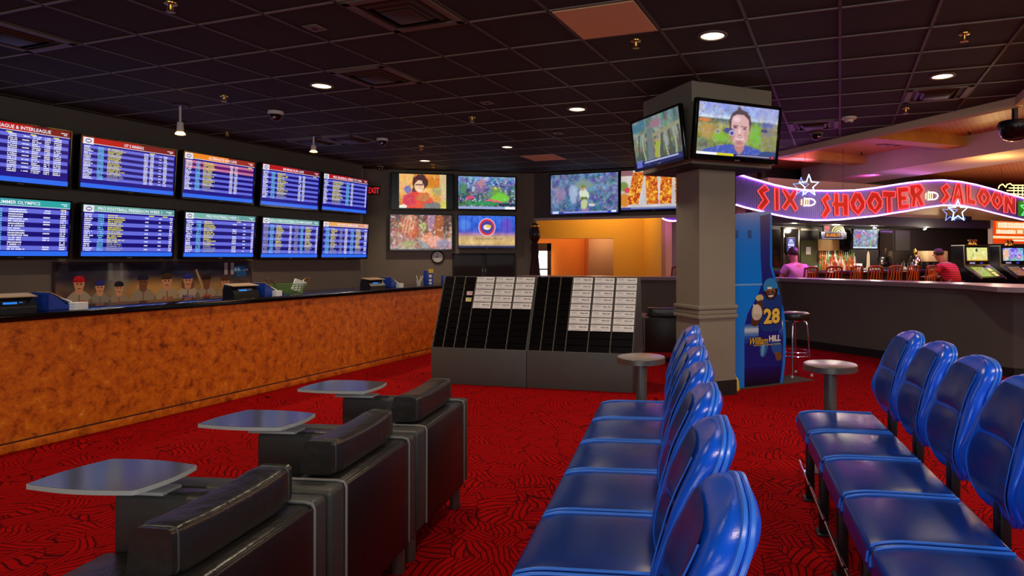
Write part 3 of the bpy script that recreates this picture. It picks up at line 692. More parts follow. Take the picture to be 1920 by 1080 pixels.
left = [
 (((-58, 215), (137, 245), (127, 351), (-72, 341)), 'wall screen of odds titled LEAGUE & INTERLEAGUE under a red bar', 'interleague'),
 (((150, 249), (333, 283), (325, 370), (146, 355)), 'wall screen of odds titled 1ST 5 INNINGS under a red bar', 'innings'),
 (((343, 281), (480, 304), (474, 384), (338, 373)), 'wall screen of odds with the orange bar titled ALTERNATE RUN LINE', 'alternate'),
 (((490, 304), (601, 322), (596, 396), (485, 386)), 'wall screen of odds titled REVERSE RUN LINE under a red bar', 'reverse'),
 (((605, 323), (691, 336), (687, 403), (601, 396)), 'top row odds screen farthest along the left wall, titled PRO BASEBALL SERIES', 'series'),
 (((-62, 365), (136, 375), (128, 485), (-72, 485)), 'wall screen of odds titled SUMMER OLYMPICS under a teal bar', 'olympics'),
 (((152, 379), (330, 393), (323, 485), (146, 485)), 'wall screen of odds titled PRO FOOTBALL PRESEASON WEEK 1', 'preseason'),
 (((345, 394), (481, 405), (475, 486), (339, 485)), 'wall screen of odds titled PRO FOOTBALL WEEK 1', 'week'),
 (((491, 404), (600, 414), (595, 486), (485, 486)), 'wall screen of odds in two column blocks titled PRO FOOTBALL CHAMPIONSHIP', 'champions'),
 (((605, 413), (693, 419), (686, 486), (599, 485)), 'lower pale blue odds screen with an amber bar, end of the left wall row', 'golf'),
]
for i, (px, lab, k) in enumerate(left):
    tv_px(px, pl, NL, TL_, lab, (BOARDS[k][0], BOARDS[k][1], i+3, k == 'alternate'), tilt=math.radians(4.5), group='odds screens on the left wall', cat='screen', name='odds_screen')
NB = Vector(((W2-W1).y, -(W2-W1).x)).normalized(); YB = math.atan2((W2-W1).y, (W2-W1).x); pb = W1+NB*.12
tv_px(((733, 323), (851, 327), (851, 394), (732, 393)), pb, NB, YB, 'back wall television showing a woman in red between black side bars', pic_red(), group='televisions on the angled back wall')
tv_px(((858, 328), (968, 332), (967, 396), (857, 394)), pb, NB, YB, 'back wall television showing flowers and greenery, upper right of the four', pic_flowers(), group='televisions on the angled back wall')
tv_px(((731, 401), (849, 402), (849, 470), (730, 470)), pb, NB, YB, 'back wall television showing brown and orange heads of hair', pic_hair(), group='televisions on the angled back wall')
tv_px(((858, 402), (967, 404), (967, 467), (858, 467)), pb, NB, YB, 'back wall television showing a round red emblem on blue', PL, group='televisions on the angled back wall')
NH = Vector((HD.y, -HD.x)); YH = math.atan2(HD.y, HD.x); ph = W3+NH*.12
tv_px(((1029, 328), (1159, 320), (1163, 399), (1034, 407)), ph, NH, YH, 'television over the opening showing a ball player before a blue crowd', pic_ball(), group='televisions over the opening', mount=.02)
tv_px(((1161, 320), (1290, 312), (1294, 392), (1165, 399)), ph, NH, YH, 'television over the opening showing orange topped hot dogs', pic_dogs(), group='televisions over the opening', mount=.02)
# two on the pillar head
r3 = Vector((.905, .424)); l3 = Vector((-.424, .905)); fc = pc-(r3+l3)*.4675
cR = fc-l3*.15+r3*.415; cL = fc-r3*.15+l3*.385
tv('television on the pillar showing a smiling man in a field', .97, .55, (cR.x, cR.y, 2.553), PR, math.radians(7), pic_man(), bez=.03, depth=.04, mount=.09, wide_bottom=.02)
tv('television on the left face of the pillar showing pale tree trunks', .955, .515, (cL.x, cL.y, 2.525), PR-PI/2, math.radians(7), pic_swamp(), bez=.02, depth=.03, mount=.1)
# ================================================================== BLUE CHAIRS
ZB0, ZB1 = .49, .965
def interp(t, pts):
    for (a, va), (b, vb) in zip(pts, pts[1:]):
        if t <= b: u = (t-a)/(b-a) if b > a else 0; u = u*u*(3-2*u); return va+(vb-va)*u
    return pts[-1][1]
def bk(t):   # centre x, half width, thickness, wing curl
    z = ZB0+(ZB1-ZB0)*t
    x = .272+.028*t+.085*t*t
    w = interp(t, [(0, .165), (.12, .207), (.34, .226), (.6, .206), (.82, .184), (1, .18)])
    if t > .8: w *= max(.0, 1-((t-.8)/.2)**3)**.36
    th = interp(t, [(0, .05), (.2, .075), (.6, .1), (1, .1)])
    cu = interp(t, [(0, .02), (.3, .075), (.6, .05), (1, .015)])
    return x, w, th, cu, z
def back_front(t, y):
    x, w, th, cu, z = bk(t); q = min(1, abs(y)/w)
    return x-.5*th*max(0, 1-q**6)**.35-cu*q**2.2
def chair_parts():
    P = {}
    mb = MB()
    def crown(x, y, z):
        k = max(0, 1-(x/.22)**2)*max(0, 1-(y/.23)**2)
        if z > .42: z += .012*k
        if x < -.1: z -= (x+.1)**2*1.3
        return (x, y, z)
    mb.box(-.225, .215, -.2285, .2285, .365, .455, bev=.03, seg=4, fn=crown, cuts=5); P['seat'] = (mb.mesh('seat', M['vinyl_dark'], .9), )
    mb = MB()
    for s in (-1, 1):
        path = []
        for k in range(16):
            a = k/15
            x = .2-.405*a; z = .457-(max(0, -.1-x)**2*1.3)
            path.append((x, s*.2165, z))
        path += [(-.222, s*.2165, .415), (-.226, s*.2165, .385)]
        mb.tube(path, .0065, 8); P['seat_piping%d' % s] = (mb.mesh('seat_piping', M['thread'], .9), ); mb = MB()
    # backrest shell
    N = 36; rings = []
    ts = [0.0, .012, .04, .1]+[.1+.74*k/14 for k in range(1, 15)]+[.88, .91, .935, .955, .97, .982, .991, .997]
    for t in ts:
        x, w, th, cu, z = bk(t)
        e = 1.0
        if t < .06: e = .35+.65*math.sqrt(max(0, 1-(1-t/.06)**2))
        th2 = th*e; w2 = w*(e**.45)
        if t > .86: th2 = th*(1-.8*((t-.86)/.14)**3)
        ring = []
        for k in range(N):
            a = 2*PI*k/N; cs, sn = math.cos(a), math.sin(a)
            y = w2*math.copysign(abs(cs)**.55, cs)
            ring.append((x+.5*th2*math.copysign(abs(sn)**.75, sn)-cu*(abs(y)/w2)**2.2, y, z))
        rings.append(ring)
    mb = MB(); mb.loft(rings); P['backrest'] = (mb.mesh('backrest', M['vinyl'], 1.2), )
    # dark inset panels on the front
    mb = MB()
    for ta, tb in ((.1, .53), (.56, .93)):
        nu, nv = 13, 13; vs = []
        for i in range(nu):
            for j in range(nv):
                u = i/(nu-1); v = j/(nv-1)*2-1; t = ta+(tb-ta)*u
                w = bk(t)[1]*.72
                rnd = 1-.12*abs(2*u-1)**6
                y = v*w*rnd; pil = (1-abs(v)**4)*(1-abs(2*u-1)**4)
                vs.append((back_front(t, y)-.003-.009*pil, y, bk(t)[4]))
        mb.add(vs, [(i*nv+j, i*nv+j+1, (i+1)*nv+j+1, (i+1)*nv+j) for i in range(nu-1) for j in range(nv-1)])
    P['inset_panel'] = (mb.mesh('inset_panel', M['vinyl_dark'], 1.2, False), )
    # piping: two seams round the rear edge, one thread either side of the inset
    mb = MB()
    for dx, k in ((.2, .992), (.38, .965)):
        path = []
        for t in [.04+.78*i/16 for i in range(17)]+[.86, .9, .93, .955, .975, .988, .996]:
            x, w, th, cu, z = bk(t); path.append((x+(dx*th-cu*.93*.5-.012)*(1 if t < .8 else 1-.3*(t-.8)/.2), w*k, z))
        x, w, th, cu, z = bk(.996); path.append((path[-1][0], 0, ZB1+.0005))
        full = path+[(p[0], -p[1], p[2]) for p in reversed(path[:-1])]
        mb.tube(full, .006, 6)
    for s in (-1, 1):
        path = []
        for i in range(22): t = .08+.82*i/21; y = s*bk(t)[1]*.76; path.append((back_front(t, y)-.003, y, bk(t)[4]))
        mb.tube(path, .0018, 5)
    P['back_piping'] = (mb.mesh('back_piping', M['thread'], .9), )
    mb = MB(); mb.box(.17, .285, -.035, .035, .30, .36, bev=.006); mb.box(.245, .285, -.035, .035, .30, .60, bev=.01); P['back_bracket'] = (mb.mesh('back_bracket', M['black_metal']), )
    mb = MB(); mb.box(-.19, .2, -.2, .2, .32, .366, bev=.006); P['seat_frame'] = (mb.mesh('seat_frame', M['black_metal']), )
    mb = MB(); mb.box(-.2, -.155, -.03, .03, .0, .33, bev=.006); mb.box(-.215, -.14, -.045, .045, 0, .012, bev=.003); P['front_leg'] = (mb.mesh('front_leg', M['black_metal']), )
    mb = MB(); mb.box(.15, .195, -.03, .03, .0, .33, bev=.006); mb.box(.135, .21, -.045, .045, 0, .012, bev=.003); P['rear_leg'] = (mb.mesh('rear_leg', M['black_metal']), )
    mb = MB(); mb.cyl((-.21, -.225, .15), (-.21, .225, .15), .008, n=10); mb.box(-.21, -.19, -.02, .02, .14, .16); P['foot_rail'] = (mb.mesh('foot_rail', M['chrome']), )
    return P
CH = chair_parts()
def make_chair(loc, rot, label, group):
    t = thing('blue_chair', label, 'chair', loc, rot, group)
    for k in ('seat', 'backrest', 'back_bracket', 'seat_frame', 'foot_rail'): link(k, CH[k][0], t)
    for k in ('front_leg', 'rear_leg'): link('leg', CH[k][0], t)
    for o in list(t.children):
        if o.name.startswith('seat') and 'frame' not in o.name: link('seat_piping', CH['seat_piping-1'][0], o); link('seat_piping', CH['seat_piping1'][0], o)
        if o.name.startswith('backrest'): link('inset_panel', CH['inset_panel'][0], o); link('back_piping', CH['back_piping'][0], o)
    return t
ordn = ['first', 'second', 'third', 'fourth', 'fifth', 'sixth', 'seventh', 'eighth', 'ninth', 'tenth', 'eleventh', 'twelfth']
R1A = .113
for k in range(7):
    d = 3.985-.461*k; x = -.052+.115*(d-1.92)
    lab = ('blue vinyl chair at the far end of the middle row, beside the small round table' if k == 0 else 'nearest blue vinyl chair of the middle row, only its back in view' if k == 6
           else '%s blue vinyl chair of the middle row counted from its far table end' % ordn[k])
    make_chair((x, d, 0), -R1A, lab, 'blue chairs in the middle row')
R2A = .175
for k in range(5):
    d = 3.70-.462*k; x = 1.365-.17*(3.70-d)
    lab = ('blue vinyl chair at the far end of the right row, its seat reflecting purple' if k == 0 else 'nearest blue vinyl chair of the right row, cut by the corner of the picture' if k == 4
           else '%s blue vinyl chair of the right row counted from its far table end' % ordn[k])
    make_chair((x, d, 0), -R2A, lab, 'blue chairs in the right row')

# ================================================================== SMALL ROUND TABLES
def round_table(px, py, z, label):
    p = at_z(px, py, z); t = thing('round_table', label, 'table', (p.x, p.y, 0), 0, 'small round pedestal tables')
    r = .168
    mb = MB(); mb.lathe([(r-.02, z-.046), (r, z-.042), (r, z-.006), (r-.004, z-.002)], 48); mb.build('rim', M['table_rim'], t)
    mb = MB(); mb.lathe([(r-.005, z-.01), (r-.003, z-.001), (r-.006, z), (0, z+.0005)], 48); mb.build('tabletop', M['table_top'], t)
    mb = MB(); mb.lathe([(.0405, .02), (.0405, z-.045)], 28); mb.build('post', M['grey_metal'], t)
    mb = MB(); mb.lathe([(.16, 0), (.16, .008), (.13, .016), (.05, .024), (.045, .03)], 36); mb.build('base', M['grey_metal'], t)
round_table(1202, 668, .69, 'small round pedestal table in front of the card racks')
round_table(1556.5, 681.5, .69, 'small round pedestal table with a purple sheen, before the bar stool')

# ================================================================== BLACK CLUB CHAIRS (local: x to the rear, y across, away from camera)
def club_parts():
    P = {}; Wd = .735; hw = Wd/2; ZT = .60; zb = .145
    mb = MB()
    mb.box(-.2, 0, -hw+.105, hw-.085, .2, ZT-.004, bev=.02, seg=3); P['back'] = (mb.mesh('back', M['leather'], .9), 'back')
    mb = MB(); mb.box(-.01, .0045, -hw+.11, hw-.09, zb, ZT-.012, bev=.004, seg=2); P['rear_panel'] = (mb.mesh('rear_panel', M['leather_brown'], .9), 'rear_panel')
    for nm, a, b in (('near', -hw+.002, -hw+.105), ('far', hw-.085, hw-.002)):
        mb = MB(); mb.box(-.70, .002, a, b, zb, ZT, bev=.018, seg=3); P['arm_'+nm] = (mb.mesh('arm', M['leather_grey'], .9), 'arm')
        mb = MB()
        y = b if nm == 'near' else a
        mb.tube([(.002, y, zb+.01), (.003, y, ZT-.02), (-.004, y, ZT-.004), (-.03, y, ZT+.001), (-.2, y, ZT+.001)], .0055, 7); P['pipe_'+nm] = (mb.mesh('piping', M['pipe_grey'], .9), 'piping')
    def crown(x, y, z): return (x, y, z+(.02*max(0, 1-((x+.42)/.28)**2)*max(0, 1-(y/.27)**2) if z > .4 else 0))
    mb = MB(); mb.box(-.72, -.19, -hw+.108, hw-.088, .28, .42, bev=.035, seg=4, fn=crown, cuts=4); P['cushion'] = (mb.mesh('seat_cushion', M['leather'], .9), 'seat_cushion')
    mb = MB(); mb.box(-.66, -.02, -hw+.105, hw-.085, zb, .28); P['seat_base'] = (mb.mesh('seat_base', M['leather_brown']), 'seat_base')
    # head roll, plump, ends a little raised and pinched
    rings = []; N = 32
    for k in range(25):
        s = -1+2*k/24; y = .02+s*.25
        e = (1-abs(s)**14)**.5 if abs(s) < 1 else 0
        e = max(e, .86)
        lift = .016*abs(s)**3
        ring = []
        for j in range(N):
            a = 2*PI*j/N; cs, sn = math.cos(a), math.sin(a)
            u = math.copysign(abs(cs)**.28, cs); v = math.copysign(abs(sn)**.3, sn)
            hx = .063*e*(1.06-.08*v); hz = .06*e
            ring.append((-.122+u*hx+.004*v, y, ZT+.058+v*hz+(lift if v > 0 else 0)))
        rings.append(ring)
    mb = MB(); mb.loft(rings); P['roll'] = (mb.mesh('head_roll', M['leather'], .8), 'head_roll')
    mb = MB()
    for s in (-1, 1): mb.tube([rings[1 if s < 0 else 23][j] for j in range(N)], .0035, 6, closed=True)
    P['roll_piping'] = (mb.mesh('head_roll_piping', M['leather_grey'], .9), 'piping')
    for i, (x, y) in enumerate(((-.06, -hw+.055), (-.06, hw-.05), (-.64, -hw+.055), (-.64, hw-.05))):
        mb = MB(); mb.lathe([(.026, 0), (.029, .004), (.029, zb+.01)], 20, (x, y, 0)); P['leg%d' % i] = (mb.mesh('leg', M['grey_metal']), 'leg')
    # folding writing tablet on the far arm
    mb = MB(); pts = []
    cor = [(-.895, -.12), (-.50, -.135), (-.485, .12), (-.845, .155)]
    c0 = (-.69, .0)
    for i in range(4):
        p0 = cor[i-1]; p1 = cor[i]; p2 = cor[(i+1) % 4]
        rr = .02
        a = Vector(p1)+(Vector(p0)-Vector(p1)).normalized()*rr; b = Vector(p1)+(Vector(p2)-Vector(p1)).normalized()*rr
        for k in range(7): u = k/6; q = a*(1-u)**2+Vector(p1)*2*u*(1-u)+b*u*u; pts.append((q.x, q.y))
        # bowed side
        q1 = Vector(p1); q2 = Vector(p2); o = (((q1+q2)/2)-Vector(c0)).normalized()
        for k in range(1, 8): u = k/8; m = q1+(q2-q1)*(.06+.88*u)+o*.016*math.sin(PI*u); pts.append((m.x, m.y))
    yo = hw-.085
    P['tablet_pts'] = [(x, y+yo-.0) for x, y in pts]
    mb = MB(); mb.prism(P['tablet_pts'], .652, .666); P['tablet'] = (mb.mesh('writing_tablet', M['tablet_edge'], .5), 'writing_tablet')
    ct = sum((Vector((p[0], p[1])) for p in P['tablet_pts']), Vector((0, 0)))/len(P['tablet_pts'])
    mb = MB(); mb.prism([tuple(ct+(Vector(p)-ct)*.985) for p in P['tablet_pts']], .666, .6675); P['tablet_top'] = (mb.mesh('tablet_surface', M['tablet'], .5), 'tablet_surface')
    mb = MB(); mb.box(-.74, -.52, yo+.0, yo+.085, ZT, .612, bev=.003); mb.box(-.72, -.58, yo+.02, yo+.07, .61, .652, bev=.004); P['tablet_mount'] = (mb.mesh('tablet_mount', M['tablet_edge']), 'tablet_mount')
    mb = MB(); mb.box(-.6, -.25, yo+.02, yo+.075, ZT-.002, ZT+.004, bev=.002); P['arm_plate'] = (mb.mesh('arm_plate', M['leather']), 'arm_plate')
    return P
CB = club_parts()
def club(loc, rot, label, group, tablet=True):
    t = thing('club_chair', label, 'armchair', loc, rot, group)
    A = {}
    for k in ('back', 'rear_panel', 'arm_near', 'arm_far', 'cushion', 'seat_base', 'roll', 'leg0', 'leg1', 'leg2', 'leg3'): A[k] = link(CB[k][1], CB[k][0], t)
    link('piping', CB['pipe_near'][0], A['arm_near']); link('piping', CB['pipe_far'][0], A['arm_far']); link('piping', CB['roll_piping'][0], A['roll'])
    if tablet:
        o = link('writing_tablet', CB['tablet'][0], t); link('tablet_surface', CB['tablet_top'][0], o); link('tablet_mount', CB['tablet_mount'][0], o)
        link('arm_plate', CB['arm_plate'][0], A['arm_far'])
    return t
CA = .108
def club_at(d): return (-.91+.108*(d-2.127), d, 0)
for d, lab in ((3.285, 'black leather club chair at the far end of its row, nearest the card racks'), (2.540, 'black leather club chair in the middle of the three, tablet over the carpet'), (1.795, 'nearest black leather club chair, cut by the bottom of the picture')):
    club(club_at(d), -CA, lab, 'club chairs with writing tablets')
club((.82, 8.50, 0), -PI/2-.13, 'black leather club chair turned away between the racks and the pillar', None, False)

# ================================================================== LEFT SERVICE COUNTER
ca0 = Vector((-4.207, 4.569)); ca1 = Vector((-2.471, 9.46)); cd = (ca1-ca0).normalized(); cn = Vector((cd.y, -cd.x))   # cn into the room
cs = ca0-cd*6.5; ce = ca1+cd*1.0
KR = math.atan2(cd.y, cd.x)
t = thing('service_counter', 'long orange mottled betting counter along the left wall', 'counter', (cs.x, cs.y, 0), KR)
Lc = (ce-cs).length
mb = MB(); mb.box(0, Lc, .0, .6, 0, .925); mb.build('counter_front', M['burl'], t)
mb = MB(); mb.box(0, Lc, -.014, 0, 0, .066, bev=.004); mb.build('kick_board', M['burl'], t)
mb = MB(); mb.box(0, Lc, -.0155, -.0, .066, .074); mb.build('kick_groove', mat('groove_brown', rgb(70, 26, 8), .6), t)
mb = MB(); mb.box(0, Lc+.03, -.035, .66, .925, .975, bev=.008, seg=3); o = mb.build('granite_worktop', M['granite']); o.location = (cs.x, cs.y, 0); o.rotation_euler = (0, 0, KR)
tag(o, 'polished black granite worktop on the orange betting counter', 'worktop')
ZK = .975
def on_counter(px, inset):     # point on the counter top, inset metres behind the front face
    q = ca0-cn*inset; p = on_plane(px, 500, q, cn); return Vector((p.x, p.y, ZK))

# betting terminals, brochure holders and other things on it
def terminal(px, inset, w, label):
    p = on_counter(px, inset); t = thing('betting_terminal', label, 'betting terminal', p, KR-.15, 'betting terminals'); t.scale = (.74, .74, .74)
    mb = MB(); mb.prism([(-.13, 0), (.13, 0), (.13, .05), (.05, .15), (-.1, .17), (-.13, .1)], -w/2, w/2, Matrix(((0, 0, 1, 0), (-1, 0, 0, 0), (0, 1, 0, 0), (0, 0, 0, 1)))); mb.build('body', M['plastic'], t, .4)
    mb = MB(); mb.box(-w/2-.01, w/2+.01, -.10, .115, .165, .178, bev=.004, X=Matrix.Rotation(.12, 4, 'X')); mb.build('top_tray', mat('beige_tray', rgb(176, 150, 118), .5), t)
    c = Canvas(w*.6, .055); c.rect(0, 0, 1, 1, rgb(8, 12, 20), 0); c.rect(.08, .35, .62, .75, rgb(40, 130, 230), 1); c.rect(.7, .55, .85, .7, rgb(60, 120, 200), 1); c.rect(.1, .12, .4, .22, rgb(80, 110, 140), 1)
    s = c.build('display', M['screen'], t); s.location = (-w*.3, -.105, .07); s.rotation_euler = (-.35, 0, 0)
    return t
terminal(18, .2, .34, 'black betting terminal at the left edge of the picture')
terminal(452, .22, .36, 'black betting terminal in front of the right end of the player banner')
terminal(699, .2, .34, 'black betting terminal at the far end of the counter beside a blue holder')
def holder(px, inset, label):
    p = on_counter(px, inset); t = thing('brochure_holder', label, 'brochure holder', p, KR-.3, 'blue brochure holders')
    X = Matrix(((0, 0, 1, 0), (1, 0, 0, 0), (0, 1, 0, 0), (0, 0, 0, 1)))
    X = Matrix.Rotation(PI/2+.35, 4, 'Z') @ X
    w = .17
    mb = MB()
    prof = [(-.16, 0), (.12, 0), (.12, .13), (.09, .13), (-.01, .045), (-.1, .022), (-.16, .018)]
    for a, b in ((-w/2, -w/2+.008), (w/2-.008, w/2)): mb.prism(prof, a, b, X)
    mb.prism([(-.16, 0), (.12, 0), (.12, .01), (-.16, .01)], -w/2, w/2, X); mb.prism([(.11, 0), (.12, 0), (.12, .14), (.11, .14)], -w/2, w/2, X)
    mb.build('holder_shell', M['blue_card'], t, .4)
    for k in range(3):
        mb = MB(); mb.prism([(-.14+.075*k, .012+.04*k), (-.055+.075*k, .05+.044*k), (-.055+.075*k, .058+.044*k), (-.14+.075*k, .022+.04*k)], -w/2+.012, w/2-.012, X)
        mb.build('brochure', [M['light_blue'], M['paper'], mat('tan_print', rgb(190, 150, 110), .5)][k % 3], t)
holder(106, .2, 'blue brochure holder beside the left terminal and a white card stack')
holder(500, .2, 'blue brochure holder right of the terminal under the banner')
holder(733, .2, 'blue brochure holder at the far end of the counter')
for px, w, lab in ((147, .1, 'stack of white cards beside the left blue brochure holder'), (519, .075, 'stack of white cards between the blue holder and the green basket'), (749, .085, 'stack of white cards at the far end of the counter')):
    p = on_counter(px, .09); mb = MB()
    for k in range(5): mb.box(-w/2+.002*(k % 2), w/2, -.035, .035, .011*k, .011*k+.0105, bev=.001, seg=1)
    o = mb.build('card_stack', M['paper']); o.location = p; o.rotation_euler = (0, 0, KR); tag(o, lab, 'card stack', 'white card stacks')
# green wire basket
p = on_counter(541, .3); t = thing('wire_basket', 'green wire basket with papers on the counter', 'basket', p, KR-.2)
mb = MB(); rr = lambda k: (.2*(.8+.2*k), .12*(.8+.2*k))
for k in range(5):
    a, b = rr(k/4); mb.tube([(a*math.cos(2*PI*i/24), b*math.sin(2*PI*i/24), .006+.1*k/4) for i in range(24)], .004, 6, True)
for i in range(24):
    g = 2*PI*i/24; a0, b0 = rr(0); a1, b1 = rr(1); mb.tube([(a0*math.cos(g), b0*math.sin(g), .006), (a1*math.cos(g), b1*math.sin(g), .106)], .004, 5)
mb.build('basket_wires', M['green_mesh'], t)
for s in (-1, 1):
    mb = MB(); mb.tube([(s*.19, -.05, .1), (s*.24, -.05, .16), (s*.25, 0, .17), (s*.24, .05, .16), (s*.19, .05, .1)], .006, 6); mb.build('handle', M['brass'], t)
p2 = on_counter(557, .3); mb = MB()
for k in range(4): mb.box(-.07, .07, -.002+.006*k, .002+.006*k, 0, .13, X=Matrix.Rotation(.35, 4, 'Y') @ Matrix.Rotation(.12*k-.1, 4, 'X'))
o = mb.build('papers', M['paper']); o.location = p2+Vector((0, 0, .02)); o.rotation_euler = (0, 0, KR-.3); tag(o, 'white papers sticking out of the green basket', 'papers')
# far end: white pencil cup, blue display, small blue box
p = on_counter(785, .2); t = thing('pencil_cup', 'small white cup of pencils near the far end of the counter', 'pencil cup', p)
mb = MB(); mb.lathe([(.022, 0), (.034, .07), (.031, .07), (.02, .006), (0, .006)], 20); mb.build('cup', M['white'], t)
for a, b in ((-.03, .02), (.03, -.01), (.045, .02), (-.02, -.02)):
    mb = MB(); mb.cyl((0, 0, .01), (a*1.3, b*1.3, .14), .005, n=8); mb.build('pencil', M['paper'], t)
p = on_counter(803, .2); t = thing('leaflet_display', 'tall blue leaflet display with a yellow header', 'leaflet display', p, KR-PI/2+1.2)
mb = MB(); mb.box(-.065, .065, -.03, .03, 0, .215, bev=.004); mb.build('stand', M['blue_card'], t)
mb = MB(); mb.box(-.02, .065, -.034, -.03, .175, .235); mb.build('header', M['yellow_plastic'], t)
for z0, z1 in ((.11, .15), (.05, .085), (.01, .035)): mb = MB(); mb.box(-.01, .035, -.035, -.03, z0, z1); mb.build('leaflet', M['paper'], t)
p = on_counter(831, .2); mb = MB(); mb.box(-.03, .03, -.02, .02, 0, .13, bev=.006); o = mb.build('blue_box', M['blue_card']); o.location = p; o.rotation_euler = (0, 0, KR); tag(o, 'small upright blue box where the counter meets the card rack', 'box')
# brass bell near the left terminal
p = on_counter(72, .0-.0); 

# ================================================================== CARD RACKS
ra = Vector((-1.879, 7.19)); rb = Vector((-.797, 6.928)); rc = Vector((.3206, 6.656)); ZR0, ZR1, BK = .395, 1.165, .34
CARD = MB(); CARD.box(-.5, .5, -.5, .5, 0, 1)
def rack(a, b, cols, cards, side):
    d = (b-a).normalized(); W = (b-a).length-.006; rot = math.atan2(d.y, d.x)
    t = thing('card_rack', 'dark sloping card rack on a grey plinth, %s of the pair' % side, 'rack', (a.x+d.x*.003, a.y+d.y*.003, 0), rot, 'betting card racks')
    mb = MB(); mb.box(0, W, 0, .62, .0, ZR0, bev=.004); mb.build('plinth', M['rack'], t)
    sl = (BK-.03)/(ZR1-ZR0)
    fy = lambda z: .03+sl*(z-ZR0)
    X = Matrix(((0, 0, 1, 0), (1, 0, 0, 0), (0, 1, 0, 0), (0, 0, 0, 1)))     # prism profile (y,z) extruded along x
    mb = MB(); mb.prism([(fy(ZR0)+.02, ZR0), (.55, ZR0), (.42, ZR1), (fy(ZR1)+.02, ZR1)], .012, W-.012, X); mb.build('sloping_body', M['acrylic'], t)
    for nm, x0, x1 in (('l', 0, .012), ('r', W-.012, W)):
        mb = MB(); mb.prism([(fy(ZR0)-.02, ZR0), (.58, ZR0), (.45, ZR1+.004), (fy(ZR1)-.02, ZR1+.004)], x0, x1, X); mb.build('side_panel', M['rack'], t)
    xs = [0]; tot = sum(cols)
    for c_ in cols: xs.append(xs[-1]+c_/tot*W)
    for x in xs[1:-1]:
        mb = MB(); mb.prism([(fy(ZR0)-.012, ZR0), (fy(ZR0)+.02, ZR0), (fy(ZR1)+.02, ZR1), (fy(ZR1)-.012, ZR1)], x-.005, x+.005, X)
        mb.build('divider', M['divider'], t)
    nr = 11; rows = [ZR1-(ZR1-ZR0)*(k+1)/nr for k in range(nr)]
    for k, z in enumerate(rows):
        mb = MB()
        for i in range(len(cols)): mb.prism([(fy(z)-.008, z), (fy(z)-.004, z), (fy(z)+.012, z+.062), (fy(z)+.008, z+.062)], xs[i]+.006, xs[i+1]-.006, X)
        mb.build('pocket_row', M['acrylic'], t)
    fwd = Vector((-d.y, d.x))
    for (col, row, kind) in cards:
        z = rows[row]; w = (xs[col+1]-xs[col])*.9; xc = (xs[col]+xs[col+1])/2
        h = .066
        if kind != 'w': w *= .55; xc += (xs[col+1]-xs[col])*.1; h = .045
        base = Vector((a.x, a.y, 0))+Vector((d.x, d.y, 0))*(xc+.003)+Vector((fwd.x, fwd.y, 0))*(fy(z)-.0165)+Vector((0, 0, z+.004))
        cname = ['first', 'second', 'third', 'fourth', 'fifth', 'sixth'][col]; rname = ordn[row]
        colr = {'w': 'white', 'p': 'pink', 'y': 'yellow'}[kind]
        lab = '%s betting card, %s row down in the %s column of the %s rack' % (colr, rname, cname, side) if kind == 'w' else 'small %s betting card in the third column of the left rack' % colr
        o = thing('betting_card', lab, 'card', base, rot, 'betting cards in the racks', tilt=-math.atan(sl)*.9)
        mb = MB(); mb.box(-w/2, w/2, 0, .004, 0, h); mb.build('card_sheets', {'w': M['paper'], 'p': M['pink_paper'], 'y': M['yellow_paper']}[kind], o)
        c = Canvas(w, h); r = random.Random(col*20+row)
        G = rgb(168, 164, 166)
        if kind == 'w':
            c.rect(.06, .78, .06+r.uniform(.25, .4), .84, G); c.rect(.08, .62, .08+r.uniform(.2, .35), .68, G); c.rect(.1, .46, .4, .5, rgb(200, 196, 196))
            c.rect(.08, .2, .92, .24, rgb(180, 176, 176)); c.rect(.08, .08, r.uniform(.3, .6), .12, G)
        c.text('William HILL', .52, .5, .93, .74, rgb(46, 44, 56), 1, .02, .2, 1)
        s = c.build('print', M['print'], o); s.location = (-w/2, -.0006, 0)
LC = [(c_, r_, 'w') for c_ in (3, 4, 5) for r_ in range(5)]+[(2, 2, 'p'), (2, 3, 'y')]
rack(ra, rb, (20, 20.5, 21, 36, 37, 37), LC, 'left')
rack(rb, rc, (24, 24, 23, 41, 41, 42), [(c_, r_, 'w') for c_ in (3, 4, 5) for r_ in range(8)], 'right')

# ================================================================== BLUE KIOSK
k0 = at_depth(1374, 483, 6.86); k0 = Vector((k0.x, k0.y)); kr = Vector((math.cos(.5), math.sin(.5))); kn = Vector((kr.y, -kr.x))
KROT = .5
def kl(px, py): p = on_plane(px, py, k0, kn); return ((Vector((p.x, p.y))-k0).dot(kr), max(0.004, p.z))
sil = [(1374, 735), (1374, 408), (1379, 402), (1395, 399.5), (1437, 396), (1445, 397), (1447.5, 404), (1447.8, 440), (1448, 497), (1451.5, 512), (1457, 529), (1464, 558.5), (1469, 580), (1472, 600), (1473.6, 630), (1473.4, 655), (1472, 680), (1470, 700), (1467, 722), (1466, 735)]
t = thing('betting_kiosk', 'tall blue curved betting kiosk with a football player graphic', 'kiosk', (k0.x, k0.y, 0), KROT)
P_ = [kl(*p) for p in sil]; P_[0] = (P_[0][0], .0); P_[-1] = (P_[-1][0], .0)
X = Matrix(((1, 0, 0, 0), (0, 0, 1, 0), (0, 1, 0, 0), (0, 0, 0, 1)))
mb = MB(); mb.prism(P_, 0, .42, X); mb.build('cabinet', M['kiosk'], t, .45)
c = Canvas(1, 1, .0008)
def kp(pts, col, lay): c.poly([kl(*p) for p in pts], col, lay)
